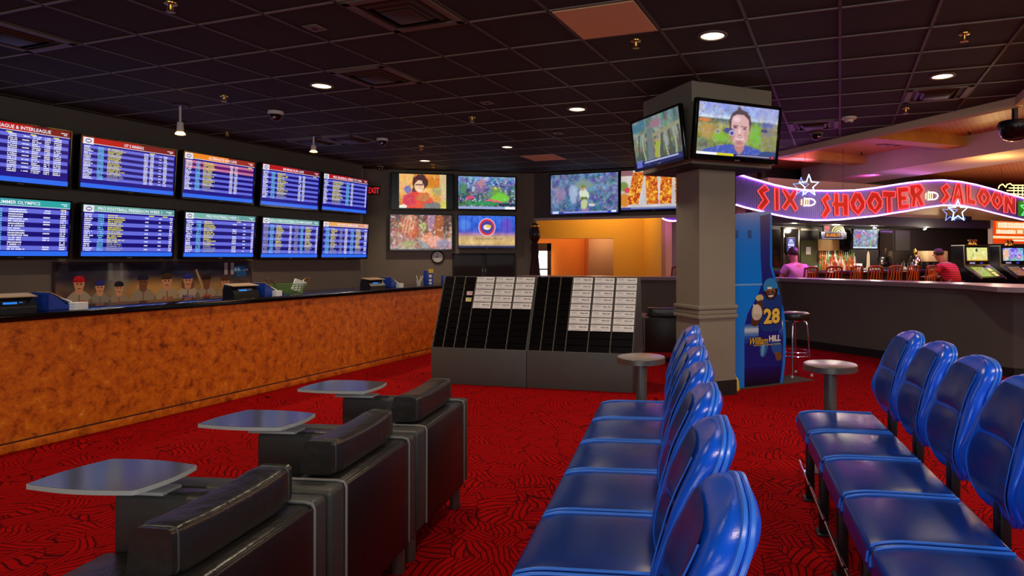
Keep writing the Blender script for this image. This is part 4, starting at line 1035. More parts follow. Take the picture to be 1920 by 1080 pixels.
def smooth(pts, n=4):
    out = []; m = len(pts)
    for i in range(m):
        p0, p1, p2, p3 = (Vector(pts[(i+k-1) % m]) for k in range(4))
        for k in range(n):
            u = k/n; q = .5*((2*p1)+(p2-p0)*u+(2*p0-5*p1+4*p2-p3)*u*u+(3*p1-p0-3*p2+p3)*u**3); out.append((q.x, q.y))
    return out
NAVY = rgb(16, 30, 120)
gr = [(1425, 405), (1444, 401), (1443.5, 497), (1447, 512), (1452.5, 530), (1459, 558), (1464, 580), (1467, 600), (1468.4, 630), (1468.2, 655), (1467, 680), (1465, 700), (1462, 721), (1396, 728), (1395.5, 612), (1402, 588), (1421.6, 552), (1429, 530), (1427.5, 505), (1426.4, 487)]
kp(gr, rgb(22, 34, 136), 1)
# graphic bands on the lower panel
for k, (ya, yb2, cc) in enumerate(((608, 612, (60, 100, 190)), (612, 616, (120, 156, 214)), (616, 622, (196, 212, 232)), (622, 625, (160, 190, 226)), (625, 630, (90, 136, 210)), (630, 636, (50, 92, 188)), (636, 644, (30, 66, 168)))):
    kp([(1395.7, ya), (1422, ya-1), (1422, yb2-1), (1395.7, yb2)], rgb(*cc), 2); kp([(1460, ya-12), (1466.5 if ya < 614 else 1468, ya-13), (1468, yb2-13), (1460, yb2-12)], rgb(*cc), 2)
for k in range(6): kp([(1395.6, 690+6.5*k), (1466-.7*k, 686+6*k), (1465.4-.7*k, 692+6*k), (1395.6, 696.5+6.5*k)], rgb(24-k, 24-2*k, 110-15*k), 2)
# player: far arm, torso, legs, arm with glove, helmet, face
kp(smooth([(1428, 556), (1436, 552), (1462, 553), (1466, 566), (1465, 600), (1463, 618), (1428, 620), (1424, 590), (1418, 575)]), rgb(24, 60, 140), 5)
kp(smooth([(1427, 640), (1440, 640), (1438, 655), (1433, 668), (1426, 668), (1424, 655)]), rgb(44, 110, 190), 5); kp(smooth([(1446, 640), (1462, 640), (1466, 655), (1462, 664), (1452, 664), (1446, 654)]), rgb(34, 92, 176), 5); kp(smooth([(1428, 646), (1433, 646), (1431, 664), (1427, 666)]), rgb(110, 170, 226), 6)
kp(smooth([(1452, 660), (1464, 662), (1465, 672), (1456, 676)]), rgb(120, 80, 56), 6)
kp(smooth([(1412, 580), (1420, 566), (1428, 562), (1430, 580), (1426, 600), (1416, 612), (1408, 606), (1409, 592)]), rgb(84, 52, 36), 6)
kp(smooth([(1411, 576), (1419, 570), (1425, 575), (1429, 586), (1424, 598), (1414, 600), (1409, 590)]), rgb(196, 190, 172), 7)
for k in range(4): kp([(1411+k*4, 571+k*1.2), (1413.5+k*4, 570+k*1.2), (1416+k*3.6, 588), (1413.4+k*3.6, 589)], rgb(226, 220, 204), 8)
kp(smooth([(1416, 558), (1424, 552), (1430, 555), (1430, 562), (1421, 565)]), rgb(206, 190, 130), 6)
kp(smooth([(1432, 548), (1431, 534), (1437, 524), (1447, 522), (1456, 528), (1458, 542), (1455, 556), (1447, 562), (1438, 560)]), rgb(40, 26, 22), 6)
kp(smooth([(1435, 545), (1438, 540), (1450, 540), (1453, 547), (1449, 558), (1441, 559)]), rgb(132, 84, 58), 7)
kp(smooth([(1431, 544), (1431, 532), (1438, 523), (1448, 522), (1456, 530), (1457, 540), (1450, 541), (1440, 540), (1435, 546)]), rgb(44, 136, 206), 8)
kp([(1438, 538), (1446, 538), (1446, 542), (1438, 542)], rgb(230, 236, 240), 9)
kp([(1437, 547), (1441, 546), (1441, 548.5), (1437, 549)], rgb(20, 14, 12), 9); kp([(1446, 546), (1450, 546), (1450, 548.5), (1446, 548.5)], rgb(20, 14, 12), 9)
kp([(1440, 554), (1449, 553), (1448, 556.5), (1441, 557)], rgb(226, 220, 210), 9)
kp([(1436, 551.5), (1455, 549.5), (1455, 551), (1436, 553)], rgb(20, 40, 80), 10); kp([(1438, 557.5), (1454, 556), (1454, 557.5), (1438, 559)], rgb(20, 40, 80), 10)
def ktext(s_, x0, yt, x1, yb_, col, lay, **k):
    a = kl(x0, yb_); b = kl(x1, yt); c.text(s_, a[0], a[1], b[0], b[1], col, lay, **k)
ktext('28', 1429.5, 575, 1463, 610, rgb(20, 22, 60), 8, bold=.075); ktext('28', 1431, 577, 1461.5, 608, rgb(240, 206, 90), 9, bold=.04)
ktext('William', 1404, 630, 1440, 648, rgb(20, 20, 50), 10, bold=.06, shear=.35); ktext('William', 1405, 631, 1439, 647, rgb(232, 190, 70), 11, bold=.015, shear=.35)
ktext('HILL', 1441, 627.5, 1462.5, 640.5, rgb(244, 244, 246), 11, bold=.04)
ktext('SPORTS BETTING KIOSK', 1412, 643, 1462.5, 649.5, rgb(226, 200, 84), 11, bold=.02)
c.build('side_graphic', M['print'], t)
for px in (1377, 1402):
    mb = MB()
    for k in range(6):
        a = kl(px, 432+k*2.6); b = kl(px+7, 433.4+k*2.6); mb.box(a[0], b[0], -.002, .002, b[1], a[1])
    mb.build('vent_grille', M['black'], t)
mb = MB(); a = kl(1374, 533); b = kl(1429, 534.4); mb.box(a[0], b[0], -.0012, .001, b[1], a[1]); mb.build('panel_seam', M['light_blue'], t)
# floor mat below kiosk and stool
q0 = k0-kr*.0-kn*(-.06); mpts = [k0+kr*.04+kn*.05, k0+kr*1.12+kn*.10, k0+kr*1.12-kn*.28, k0+kr*.62-kn*.28, k0+kr*.62-kn*0, k0+kr*.04-kn*0]
mb = MB(); mb.prism([tuple(p) for p in (k0+kr*.03+kn*.06, k0+kr*1.13+kn*.06, k0+kr*1.13-kn*.3, k0+kr*.70-kn*.3, k0+kr*.70+kn*.004, k0+kr*.03+kn*.004)], 0, .004); tag(mb.build('floor_mat', mat('grey_green_mat', rgb(74, 70, 54), .8)), 'thin grey green mat at the foot of the kiosk', 'mat')
p = at_z(1383, 731, 0); mb = MB(); mb.lathe([(.03, 0), (.034, .02), (.026, .1), (.012, .13), (.004, .135)], 14); mb.tube([(0, 0, .13), (-.02, 0, .18), (-.05, 0, .2)], .005, 6)
o = mb.build('wet_floor_marker', M['yellow_plastic']); o.location = (p.x-.02, p.y-.03, 0); tag(o, 'small yellow item on the carpet between pillar and kiosk', 'yellow item')

# ================================================================== BAR STOOL
t = thing('bar_stool', 'chrome bar stool with a round black seat beside the blue kiosk', 'stool', (2.255, 7.66, .0), .4)
mb = MB(); mb.lathe([(.0, .655), (.16, .655), (.178, .67), (.184, .70), (.178, .728), (.15, .742), (0, .748)], 40); mb.build('seat', M['leather'], t)
mb = MB(); mb.lathe([(.12, .635), (.12, .656), (0, .656)], 30); mb.build('seat_plate', M['chrome'], t)
for k in range(4):
    a = PI/4+k*PI/2; cx_, sx_ = math.cos(a), math.sin(a)
    pts = [(.06, .648), (.11, .646), (.135, .63), (.148, .59), (.16, .45), (.18, .2), (.198, .012)]
    mb = MB(); mb.tube([(r*cx_, r*sx_, z) for r, z in pts], .0115, 10); l = mb.build('leg', M['chrome'], t)
    mb = MB(); mb.lathe([(.014, .0), (.016, .004), (.014, .03)], 12, (.199*cx_, .199*sx_, 0)); mb.build('foot_cap', M['white'], l)
for z, r in ((.235, .172),):
    mb = MB(); mb.tube([(r*math.cos(2*PI*i/32), r*math.sin(2*PI*i/32), z) for i in range(32)], .011, 8, True); mb.tube([(r*math.cos(2*PI*i/32), r*math.sin(2*PI*i/32), z+.05) for i in range(32)], .007, 8, True); mb.build('foot_ring', M['chrome'], t)
# ================================================================== PLAYER BANNER on the left wall
pbn = WL+NL*.03
bl = on_plane(104, 494, pbn, NL); br = on_plane(470, 494, pbn, NL)
WB = (br-bl).length; zb0, zb1 = .74, bl.z
t = thing('player_banner', 'long dark banner printed with a row of ball players in caps', 'banner', (bl.x, bl.y, zb0), TL_)
def bx(px, py): p = on_plane(px, py, pbn, NL); return ((p-bl).xy.length/WB*(1 if (p-bl).xy.dot(DL) > 0 else -1), (p.z-zb0)/(zb1-zb0))
c = Canvas(WB, zb1-zb0, .0004)
p = Pic(150, 40); p.grad([(0, (26, 26, 46)), (.3, (44, 44, 62)), (.6, (110, 92, 66)), (1, (60, 50, 44))]); p.noise(5, .22, 91); p.cnoise(9, .08, 92)
p.ell(.45, .6, .25, .35, (206, 160, 84), .9, .75); p.ell(.75, .6, .16, .3, (176, 140, 80), .9, .6); p.ell(.26, .35, .06, .5, (150, 150, 146), .9, .6); p.ell(.05, .7, .1, .2, (60, 40, 50), .8, .6)
p.rect(.22, 0, .235, .35, (120, 130, 130), .8); p.rect(.27, 0, .285, .35, (120, 130, 130), .8); p.rect(.83, .02, .85, .3, (206, 196, 206), .7); p.rect(.87, .02, .89, .3, (206, 196, 206), .7); p.rect(.9, .1, .97, .34, (30, 90, 160), .9)
c.image(p.a)
def bp(pts, col, lay): c.poly([bx(*q) for q in pts], col, lay)
GRY = rgb(150, 144, 128)
def player(x, top, w, cap, skin, jersey, mark=None, mcol=None, hair=None, bat=None):
    s = w/46.0
    if bat: bp(bat, rgb(170, 140, 96), 2)
    y = top
    bp(smooth([(x-23*s, y+62*s), (x-22*s, y+40*s), (x-14*s, y+30*s), (x-5*s, y+24*s), (x+6*s, y+24*s), (x+16*s, y+30*s), (x+23*s, y+42*s), (x+24*s, y+62*s)]), jersey, 3)
    bp([(x-1*s, y+26*s), (x+1.5*s, y+26*s), (x+1.5*s, y+62*s), (x-1*s, y+62*s)], rgb(110, 104, 96), 4)
    if hair: bp(smooth([(x-10*s, y+8*s), (x+10*s, y+8*s), (x+12*s, y+26*s), (x+6*s, y+30*s), (x-6*s, y+30*s), (x-12*s, y+26*s)]), hair, 4)
    bp(smooth([(x-5*s, y+18*s), (x+5*s, y+18*s), (x+6*s, y+27*s), (x, y+31*s), (x-6*s, y+27*s)]), skin, 5)
    bp(smooth([(x-8*s, y+8*s), (x+8*s, y+8*s), (x+7.5*s, y+18*s), (x+3*s, y+25*s), (x-3*s, y+25*s), (x-7.5*s, y+18*s)]), skin, 6)
    bp([(x-5*s, y+12*s), (x-1.5*s, y+12*s), (x-1.5*s, y+14*s), (x-5*s, y+14*s)], rgb(50, 34, 30), 7); bp([(x+1.5*s, y+12*s), (x+5*s, y+12*s), (x+5*s, y+14*s), (x+1.5*s, y+14*s)], rgb(50, 34, 30), 7)
    bp([(x-3*s, y+20*s), (x+3*s, y+20*s), (x+2.5*s, y+21.5*s), (x-2.5*s, y+21.5*s)], rgb(96, 50, 42), 7)
    bp(smooth([(x-9*s, y+9*s), (x-8*s, y+2*s), (x, y-1*s), (x+8*s, y+2*s), (x+9*s, y+9*s), (x, y+7*s)]), cap, 8)
    bp(smooth([(x-11*s, y+10*s), (x-6*s, y+7*s), (x+4*s, y+7*s), (x+7*s, y+10*s), (x-2*s, y+10.5*s)]), cap, 8)
    if mark:
        a = bx(x-12*s, y+49*s); b = bx(x+12*s, y+40*s); c.text(mark, a[0], a[1], b[0], b[1], mcol, 5, .02, .3, 1)
SK1, SK2 = rgb(190, 140, 108), rgb(112, 74, 54)
player(148, 518, 52, rgb(176, 20, 34), SK1, GRY, 'C', rgb(170, 30, 36))
player(187, 526, 44, rgb(40, 44, 120), SK1, rgb(126, 124, 116), 'Rangers', rgb(90, 96, 110))
player(223, 528, 42, rgb(26, 26, 32), SK1, rgb(140, 130, 112), '25', rgb(150, 36, 40))
player(268, 514, 50, rgb(30, 32, 56), SK2, rgb(140, 132, 116), None, None, None, [(255, 545), (260, 520), (266, 515), (268, 520), (262, 548)])
player(313, 513, 48, rgb(64, 44, 32), SK1, rgb(158, 148, 122), '19', rgb(150, 70, 50))
player(352, 513, 44, rgb(40, 50, 140), SK1, rgb(166, 158, 140), 'Mets', rgb(80, 60, 150), rgb(110, 74, 50))
player(387, 515, 42, rgb(40, 26, 28), SK2, rgb(150, 142, 126), 'B', rgb(160, 60, 50), None, [(366, 506), (369, 504), (385, 545), (381, 548)])
player(422, 518, 38, rgb(80, 52, 34), SK1, rgb(146, 134, 112))
a = bx(437, 509); b = bx(452, 500); c.rect(a[0], a[1], b[0], b[1], rgb(46, 130, 200), 3); c.text('H', a[0]+.012, a[1]+.02, b[0]-.012, b[1]-.02, rgb(200, 226, 240), 4, .03)
a = bx(455, 507); b = bx(465, 503.5); c.text('LIVE', a[0], a[1], b[0], b[1], rgb(190, 200, 220), 4)
c.build('printed_cloth', M['cloth'], t)
mb = MB(); mb.box(-.02, WB+.02, .001, .012, -.02, zb1-zb0+.02, bev=.003); mb.build('banner_hem', M['maroon'], t)

# ================================================================== CLOCK, EXIT SIGN, GLASS CABINET on the angled wall
def on_back(px, py, off_=0.0): return on_plane(px, py, W1+NB*off_, NB)
p = on_back(820.5, 482, .02); t = thing('wall_clock', 'round white wall clock with a black rim', 'clock', p, YB)
RY = Matrix.Rotation(PI/2, 4, 'X')
mb = MB(); mb.lathe([(.1, -.015), (.118, -.015), (.124, .0), (.118, .018), (.104, .022), (.1, .012), (.1, -.015)], 40, X=RY, cap=False); mb.build('rim', M['bezel'], t)
mb = MB(); mb.lathe([(.103, -.01), (.103, .004), (0, .004)], 40, X=RY); mb.build('dial', M['white'], t)
mb = MB()
for k in range(12): a = k*PI/6; mb.box(-.003, .003, -.009, -.007, .078, .094, X=Matrix.Rotation(a, 4, 'Y'))
mb.build('hour_marks', M['ink'], t)
for L_, w, a in ((.05, .005, -PI/2), (.08, .0035, -.06)):
    mb = MB(); mb.box(-w, w, -.012, -.009, -.012, L_, X=Matrix.Rotation(a, 4, 'Y')); mb.build('hand', M['ink'], t)
p = on_back(700.5, 357, .03); t = thing('exit_sign', 'small red lit EXIT sign half hidden by the end odds screen', 'sign', p, YB)
mb = MB(); mb.box(-.115, .115, 0, .03, -.08, .08, bev=.006); mb.build('sign_case', mat('dark_red_case', rgb(70, 14, 16), .5), t)
c = Canvas(.2, .12); c.text('EXIT', .0, .05, 1, .95, rgb(214, 24, 34), 0, .03); s = c.build('sign_lettering', M['screen'], t); s.location = (-.1, -.002, -.06)
a = on_back(848, 475, .0); b = on_back(966, 475, .0); W_ = (b-a).xy.length; z1 = a.z; z0 = .2
t = thing('glass_cabinet', 'dark framed glass cabinet below the televisions, behind the left rack', 'cabinet', (a.x, a.y, z0), YB)
hc = z1-z0
mb = MB()
for x0, x1, u0, u1 in ((0, W_, hc-.03, hc), (0, W_, 0, .03), (0, .03, 0, hc), (W_-.03, W_, 0, hc), (W_*.46, W_*.54, 0, hc)): mb.box(x0, x1, -.03, .0, u0, u1, bev=.003)
mb.build('cabinet_frame', M['black'], t)
for x0, x1 in ((.03, W_*.46), (W_*.54, W_-.03)):
    mb = MB(); mb.box(x0, x1, -.018, -.008, .03, hc-.03); d = mb.build('glass_door', M['glass_dark'], t)
    mb = MB(); x = W_*.475 if x0 < W_*.3 else W_*.525; mb.box(x-.006, x+.006, -.045, -.03, hc-.38, hc-.3, bev=.002); mb.build('door_handle', M['steel'], d)

# dark robed statue at the edge of the opening, gold at the collar
p = at_depth(1003, 483, 12.62)
t = thing('dark_statue', 'tall dark figure with a gilded cap standing at the left edge of the opening', 'statue', (p.x, p.y, 0), 0)
mb = MB(); mb.lathe([(.2, 0), (.19, .4), (.15, .8), (.1, 1.1), (.085, 1.25), (.07, 1.4), (.085, 1.62), (.06, 1.66), (.04, 1.7)], 20, X=Matrix.Diagonal((1, .8, 1, 1))); mb.build('robe', M['maroon'], t, 1.2)
mb = MB(); mb.lathe([(.03, 1.66), (.07, 1.70), (.105, 1.78), (.11, 1.86), (.085, 1.93), (.09, 1.98), (.05, 2.03), (0, 2.05)], 20); mb.build('head', mat('dark_bronze', rgb(40, 24, 16), .3), t, 1.2)
mb = MB(); mb.lathe([(.092, 1.955), (.1, 1.97), (.098, 2.0), (.08, 2.015)], 20); mb.build('gilded_band', M['brass'], t)

# ================================================================== NEON SIGN
sp = at_depth(1394, 483, 10.6); sp = Vector((sp.x, sp.y)); sr = Vector((math.cos(.5), math.sin(.5))); sn = Vector((sr.y, -sr.x)); SR = .5
def sl_(px, py, off_=0): p = on_plane(px, py, sp+sn*off_, sn); return ((Vector((p.x, p.y))-sp).dot(sr), p.z)
t = thing('neon_sign', 'long wavy neon sign reading SIX SHOOTER SALOON over the bar', 'neon sign', (sp.x, sp.y, 0), SR)
top = [(1378, 326), (1394, 331), (1420, 338.5), (1450, 347), (1475, 352.5), (1500, 356), (1525, 357.6), (1550, 358), (1575, 357.8), (1600, 357), (1640, 352.5), (1670, 347.5), (1700, 343), (1730, 339.5), (1765, 338), (1800, 341), (1830, 347), (1860, 355), (1890, 364), (1915, 371), (1960, 384), (2010, 390)]
bot = [(1378, 384), (1394, 389), (1420, 395), (1450, 402.5), (1475, 407.5), (1500, 411), (1525, 413), (1550, 412.8), (1575, 411.6), (1600, 409), (1640, 405), (1670, 400), (1700, 395.5), (1730, 389.5), (1765, 385), (1800, 386), (1830, 391.5), (1860, 399), (1890, 406.5), (1915, 412), (1960, 420), (2010, 424)]
T_ = [sl_(*p) for p in top]; B_ = [sl_(*p) for p in bot]
def ip(pts, x):
    for (a, za), (b, zb) in zip(pts, pts[1:]):
        if x <= b: return za+(zb-za)*(x-a)/(b-a)
    return pts[-1][1]
x0, x1 = T_[0][0]+.02, T_[-1][0]-.1
n = 420; vs = []; fs = []
for k in range(n+1):
    x = x0+(x1-x0)*k/n; dy = .018 if k % 2 else .0
    vs += [(x, dy, ip(B_, x)), (x, dy, ip(T_, x)), (x, .05, ip(B_, x)), (x, .05, ip(T_, x))]
for k in range(n): a = 4*k; b = a+4; fs += [(a, b, b+1, a+1), (a+2, a+3, b+3, b+2), (a+1, b+1, b+3, a+3), (a, a+2, b+2, b)]
MB().add(vs, fs).build('corrugated_panel', M['purple_panel'], t, .2)
for pts in (T_, B_):
    mb = MB(); q = []
    for i in range(len(pts)-1):
        for k in range(4): u = k/4; q.append((pts[i][0]+(pts[i+1][0]-pts[i][0])*u, -.03, pts[i][1]+(pts[i+1][1]-pts[i][1])*u))
    mb.tube(q, .0125, 8); mb.build('neon_border', M['neon_violet'], t)
GL = {
 'S': [[(.95, .80), (.62, 1), (.05, .74), (.48, .42), (.06, .12), (.34, 0), (.96, .36), (.52, .68)]],
 'I': [[(.2, 1), (.8, .97), (.85, .03), (.25, 0)]],
 'X': [[(0, .92), (.2, 1), (.5, .68), (.78, 1), (1, .9), (.68, .5), (1, .12), (.8, 0), (.5, .34), (.2, .03), (0, .14), (.32, .5)]],
 'H': [[(.12, 1), (.38, .98), (.38, .6), (.64, .62), (.64, .98), (.95, .96), (.97, 0), (.68, .02), (.64, .4), (.4, .38), (.42, 0), (.16, .02), (.14, .4), (0, .44), (0, .56), (.12, .6)]],
 'O': [[(.32, 1), (.7, .98), (.98, .62), (.95, .34), (.55, 0), (.15, .25), (.02, .55)], [(.5, .72), (.7, .5), (.52, .24), (.34, .5)]],
 'T': [[(0, .98), (1, 1), (.98, .76), (.68, .74), (.72, .02), (.38, 0), (.34, .74), (.02, .72)]],
 'E': [[(.06, .93), (.9, 1), (.96, .8), (.42, .74), (.42, .6), (.78, .62), (.8, .42), (.42, .4), (.44, .22), (.98, .28), (.96, .08), (.16, 0)]],
 'R': [[(.02, .92), (.74, 1), (.98, .76), (.74, .5), (1, .12), (.74, .0), (.46, .4), (.44, .02), (.14, 0), (.18, .4), (.04, .5)], [(.42, .82), (.66, .76), (.42, .6)]],
 'A': [[(.36, .98), (.7, 1), (1, .02), (.72, 0), (.64, .26), (.36, .26), (.28, .02), (0, .04)], [(.52, .74), (.62, .42), (.42, .42)]],
 'L': [[(.06, 1), (.42, .97), (.42, .26), (.98, .22), (.96, 0), (.1, .04)]],
 'N': [[(.06, 1), (.36, .96), (.66, .52), (.66, .98), (.98, .94), (.96, 0), (.68, .06), (.36, .5), (.34, .06), (.02, .04)]],
}
LT = [('S', 1417, 347, 1441, 395), ('I', 1447.5, 352, 1461, 394.5), ('X', 1464, 354.5, 1494, 395), ('S', 1537, 363.5, 1556, 410), ('H', 1558, 364, 1589, 404), ('O', 1590, 362, 1620, 403.5), ('O', 1621.5, 361.5, 1653, 400.5),
      ('T', 1652, 359.5, 1677, 401.5), ('E', 1678, 351, 1703.5, 393), ('R', 1702.5, 346, 1731, 387.5), ('S', 1760.5, 344.5, 1780, 382), ('A', 1782, 344.5, 1806, 382), ('L', 1809.5, 346, 1827.5, 383.5), ('O', 1829, 354, 1854.5, 387.5), ('O', 1855, 360, 1878.5, 392.5), ('N', 1879, 366.5, 1902, 400)]
for ch, xa, ya, xb, yb_ in LT:
    a = sl_(xa, yb_); b = sl_(xb, ya)
    # keep each letter square to its own place on the sloping band
    outs = [[(a[0]+u*(b[0]-a[0]), a[1]+v*(b[1]-a[1])) for u, v in o] for o in GL[ch]]
    mb = MB(); tri = tessellate_polygon([[Vector((p[0], p[1], 0)) for p in o] for o in outs]); flat = [p for o in outs for p in o]
    mb.add([(p[0], -.006, p[1]) for p in flat], [tuple(f) for f in tri]); l = mb.build('letter', M['red_paint'], t, recalc=False)
    mb = MB()
    for o in outs: mb.tube([(p[0], -.03, p[1]) for p in o], .0085, 7, True)
    mb.build('neon_tube', M['neon_red'], l)
def star(cx, cy, rx, ry, off_, tube):
    pts = []
    for k in range(10):
        a = PI/2+k*PI/5; r = 1 if k % 2 == 0 else .42; q = sl_(cx+rx*r*math.cos(a), cy-ry*r*math.sin(a)); pts.append((q[0], -off_, q[1]))
    mb = MB(); mb.tube(pts, tube, 8, True); return mb
for cx, cy, nm in ((1511, 349, 0), (1790, 396, 0)):
    star(cx, cy, 19, 21, .07, .011).build('neon_star', M['neon_blue'], t)
    star(cx-13, cy+(2 if cx < 1600 else 3), 16 if cx < 1600 else 15, 18, .05, .007).build('neon_star', mat('dim_blue_neon', rgb(60, 90, 200), .3) if False else M['neon_blue_dim'], t)
def bullet(xa, ya, xb, yb_):
    q = lambda u, v: (lambda s: (s[0], -.035, s[1]))(sl_(xa+(xb-xa)*u, ya+(yb_-ya)*v))
    mb = MB(); mb.tube([q(.25, .12), (q(.7, .12)), q(.9, .25), q(1, .5), q(.9, .78), q(.7, .9), q(.25, .9)], .009, 7); mb.build('neon_bullet', M['neon_white'], t)
    mb = MB(); mb.tube([q(.25, .0), q(.22, 1)], .009, 7); mb.tube([q(.05, .2), q(.04, .85)], .008, 7); mb.tube([q(.4, .12), q(.4, .9)], .006, 6); mb.tube([q(.55, .12), q(.55, .9)], .006, 6); mb.build('neon_cartridge', M['neon_yellow'], t)
bullet(1499, 371, 1526, 387); bullet(1732, 359, 1756, 376)
# revolver and cactus outlines at the right end
q = lambda x, y: (lambda s: (s[0], -.09, s[1]))(sl_(x, y))
mb = MB()
mb.tube([q(1864, 354), q(1866, 349), q(1872, 346), q(1878, 352), q(1880, 347), q(1886, 345), q(1890, 348), q(1955, 348), q(1955, 354), q(1884, 353)], .01, 7)
mb.tube([q(1880, 358), q(1955, 359)], .009, 7); mb.tube([q(1886, 364), q(1955, 367)], .009, 7)
for x in (1893, 1901, 1909): mb.tube([q(x, 350), q(x, 369)], .007, 6)
mb.tube([q(1920, 372), q(1918, 384), q(1928, 392), q(1945, 380)], .01, 7)
mb.build('neon_revolver', M['neon_yellow'], t)
mb = MB(); mb.tube([q(1906, 386), q(1919, 384), q(1926, 392), q(1921, 402), q(1908, 404), q(1914, 394)], .01, 7, True); mb.tube([q(1912, 378), q(1920, 376), q(1940, 380)], .008, 7); mb.build('neon_cactus', M['neon_green'], t)
mb = MB(); a = sl_(1904, 377); b = sl_(1945, 408); mb.box(a[0], b[0], -.05, -.045, b[1], a[1]); mb.build('green_backing', mat('green_paint', rgb(20, 120, 40), .5), t)
mb = MB(); a = sl_(1440, 352)
for px, pt_ in ((1436, 340), (1512, 357), (1583, 357), (1765, 339), (1880, 362)):
    a = sl_(px, pt_); mb.cyl((a[0], .03, a[1]-.03), (a[0], .03, 3.02 if px < 1480 else ZW), .003, n=6)
mb.build('hanging_wires', M['black_metal'], t)

# the other end of the violet neon, seen left of the pillar
q0 = at_depth(1236, 483, 13.0); t = thing('neon_arc', 'short violet neon arc with a fluted skirt between the opening and the pillar', 'neon sign', (q0.x, q0.y, 0), .25)
ar = Vector((math.cos(.25), math.sin(.25))); an = Vector((ar.y, -ar.x))
def al(px, py): p = on_plane(px, py, q0.xy, an); return ((p.xy-q0.xy).dot(ar), p.z)
pts = [al(*p) for p in ((1241, 409.5), (1246, 412), (1253, 414), (1262, 414.6), (1270, 413.8), (1280, 411), (1292, 405), (1305, 397))]
mb = MB(); mb.tube([(x, -.03, z) for x, z in pts], .014, 8); mb.build('neon_tube', M['neon_violet'], t)
vs = []; fs = []; n = 60
for k in range(n+1): x = pts[0][0]+(pts[-1][0]-pts[0][0])*k/n; dy = .014*(k % 2); z = ip(pts, x); vs += [(x, dy, z), (x, dy, z+.34)]
for k in range(n): fs.append((2*k, 2*k+2, 2*k+3, 2*k+1))
MB().add(vs, fs).build('fluted_skirt', M['purple_panel'], t, .2, False)
mb = MB(); mb.cyl((.1, .02, pts[1][1]+.3), (.1, .02, 3.3), .004, n=6); mb.build('hanging_wire', M['black_metal'], t)
# ================================================================== THE SALOON BAR
def barp(px, off_, z=0.0): p = bar_at(px, off_); return Vector((p.x, p.y, z))
BX = lambda p: grid_frame(p, TR)
def bz(px, py, off_): return on_plane(px, py, bp0-L2*off_, L2).z
def bw(xa, xb, off_): return (bar_at(xb, off_)-bar_at(xa, off_)).xy.length
# bar counter
a = barp(1440, 2.0); b = barp(1812, 2.0); Lb = (b-a).length
t = thing('bar_counter', 'dark saloon bar counter lined with stools', 'bar counter', a, TR)
mb = MB(); mb.box(0, Lb, .08, .6, 0, 1.06); mb.build('bar_front', mat('dark_bar_wood', rgb(40, 22, 18), .4), t)
mb = MB(); mb.box(-.05, Lb+.05, 0, .68, 1.06, 1.11, bev=.012); mb.build('bar_top', mat('dark_red_bar_top', rgb(58, 22, 24), .12, spec=.7), t)
mb = MB()
for k in range(7): x = Lb*(k+.6)/7.4; mb.box(x-.2, x+.2, .06, .5, 1.11, 1.125, bev=.003)
mb.build('game_screens', mat('dark_blue_glass', rgb(50, 40, 110), .06, spec=.9), t)
# back shelf
a2 = barp(1440, .02); Ls = bw(1440, 1812, .02)
t = thing('back_bar', 'dark back bar shelf against the saloon wall', 'back bar', a2, TR)
mb = MB(); mb.box(0, Ls, -.5, -.01, 0, .98); mb.build('shelf_body', M['black'], t)
mb = MB(); mb.box(0, Ls, -.54, -.01, .98, 1.02, bev=.006); mb.build('shelf_top', M['granite'], t)
a3 = bw(1440, 1534, .02); b3 = bw(1440, 1604, .02)
mb = MB(); mb.box(a3, b3, -.38, -.01, 1.021, 1.12); mb.box(a3, b3, -.2, -.01, 1.12, 1.24); o = mb.build('lit_bottle_steps', emit('step_glow', (1, .8, .7, 1), 2.2)); o.location = a2; o.rotation_euler = (0, 0, TR); tag(o, 'glowing stepped riser under the liquor bottles', 'riser')
# panels and mirrors on the back wall
def wall_panel(nm, xa, ya, xb, yb_, m, label, cat, off_=.0, th=.03, frame=None):
    p = barp(xa, off_); z1 = bz(xa, ya, off_); z0 = bz(xa, yb_, off_); w = bw(xa, xb, off_)
    t = thing(nm, label, cat, (p.x, p.y, z0), TR)
    mb = MB(); mb.box(0, w, -th, -.001, 0, z1-z0); mb.build('panel', m, t)
    if frame:
        mb = MB()
        for x0, x1, u0, u1 in ((0, w, z1-z0-.04, z1-z0), (0, w, 0, .04), (0, .04, 0, z1-z0), (w-.04, w, 0, z1-z0)): mb.box(x0, x1, -th-.02, -th+.001, u0, u1, bev=.004)
        mb.build('panel_frame', frame, t)
    return t, w, z1-z0
wall_panel('mirror_panel', 1448, 430, 1462, 500, mat('pale_mirror', rgb(110, 106, 92), .1, metal=1), 'narrow pale mirror behind the bar beside the kiosk', 'mirror')
wall_panel('framed_mirror', 1466, 426, 1497, 505, M['glass_dark'], 'tall dark framed mirror behind the seated person in pink', 'mirror', frame=M['steel'])
wall_panel('olive_panel', 1500, 450, 1530, 500, M['olive'], 'olive green panel with a white notice behind the bar', 'panel')
t0, w, h = wall_panel('notice', 1511, 463, 1520, 477, M['white'], 'small white notice on the olive panel', 'notice', off_=.035, th=.006)
wall_panel('tan_panel', 1533, 449, 1572, 470, mat('tan_panel', rgb(196, 156, 96), .6), 'tan panel above the lit bottles', 'panel')
wall_panel('mirror_panel', 1575, 428, 1596, 500, M['glass_dark'], 'dark mirror between the bottles and the bar television', 'mirror')
wall_panel('mirror_panel', 1648, 432, 1672, 500, M['glass_dark'], 'dark mirror right of the bar television', 'mirror')
wall_panel('mirror_panel', 1677, 432, 1704, 470, mat('grey_mirror', rgb(106, 102, 98), .2, metal=.6), 'grey mirror left of the coffee machine', 'mirror')
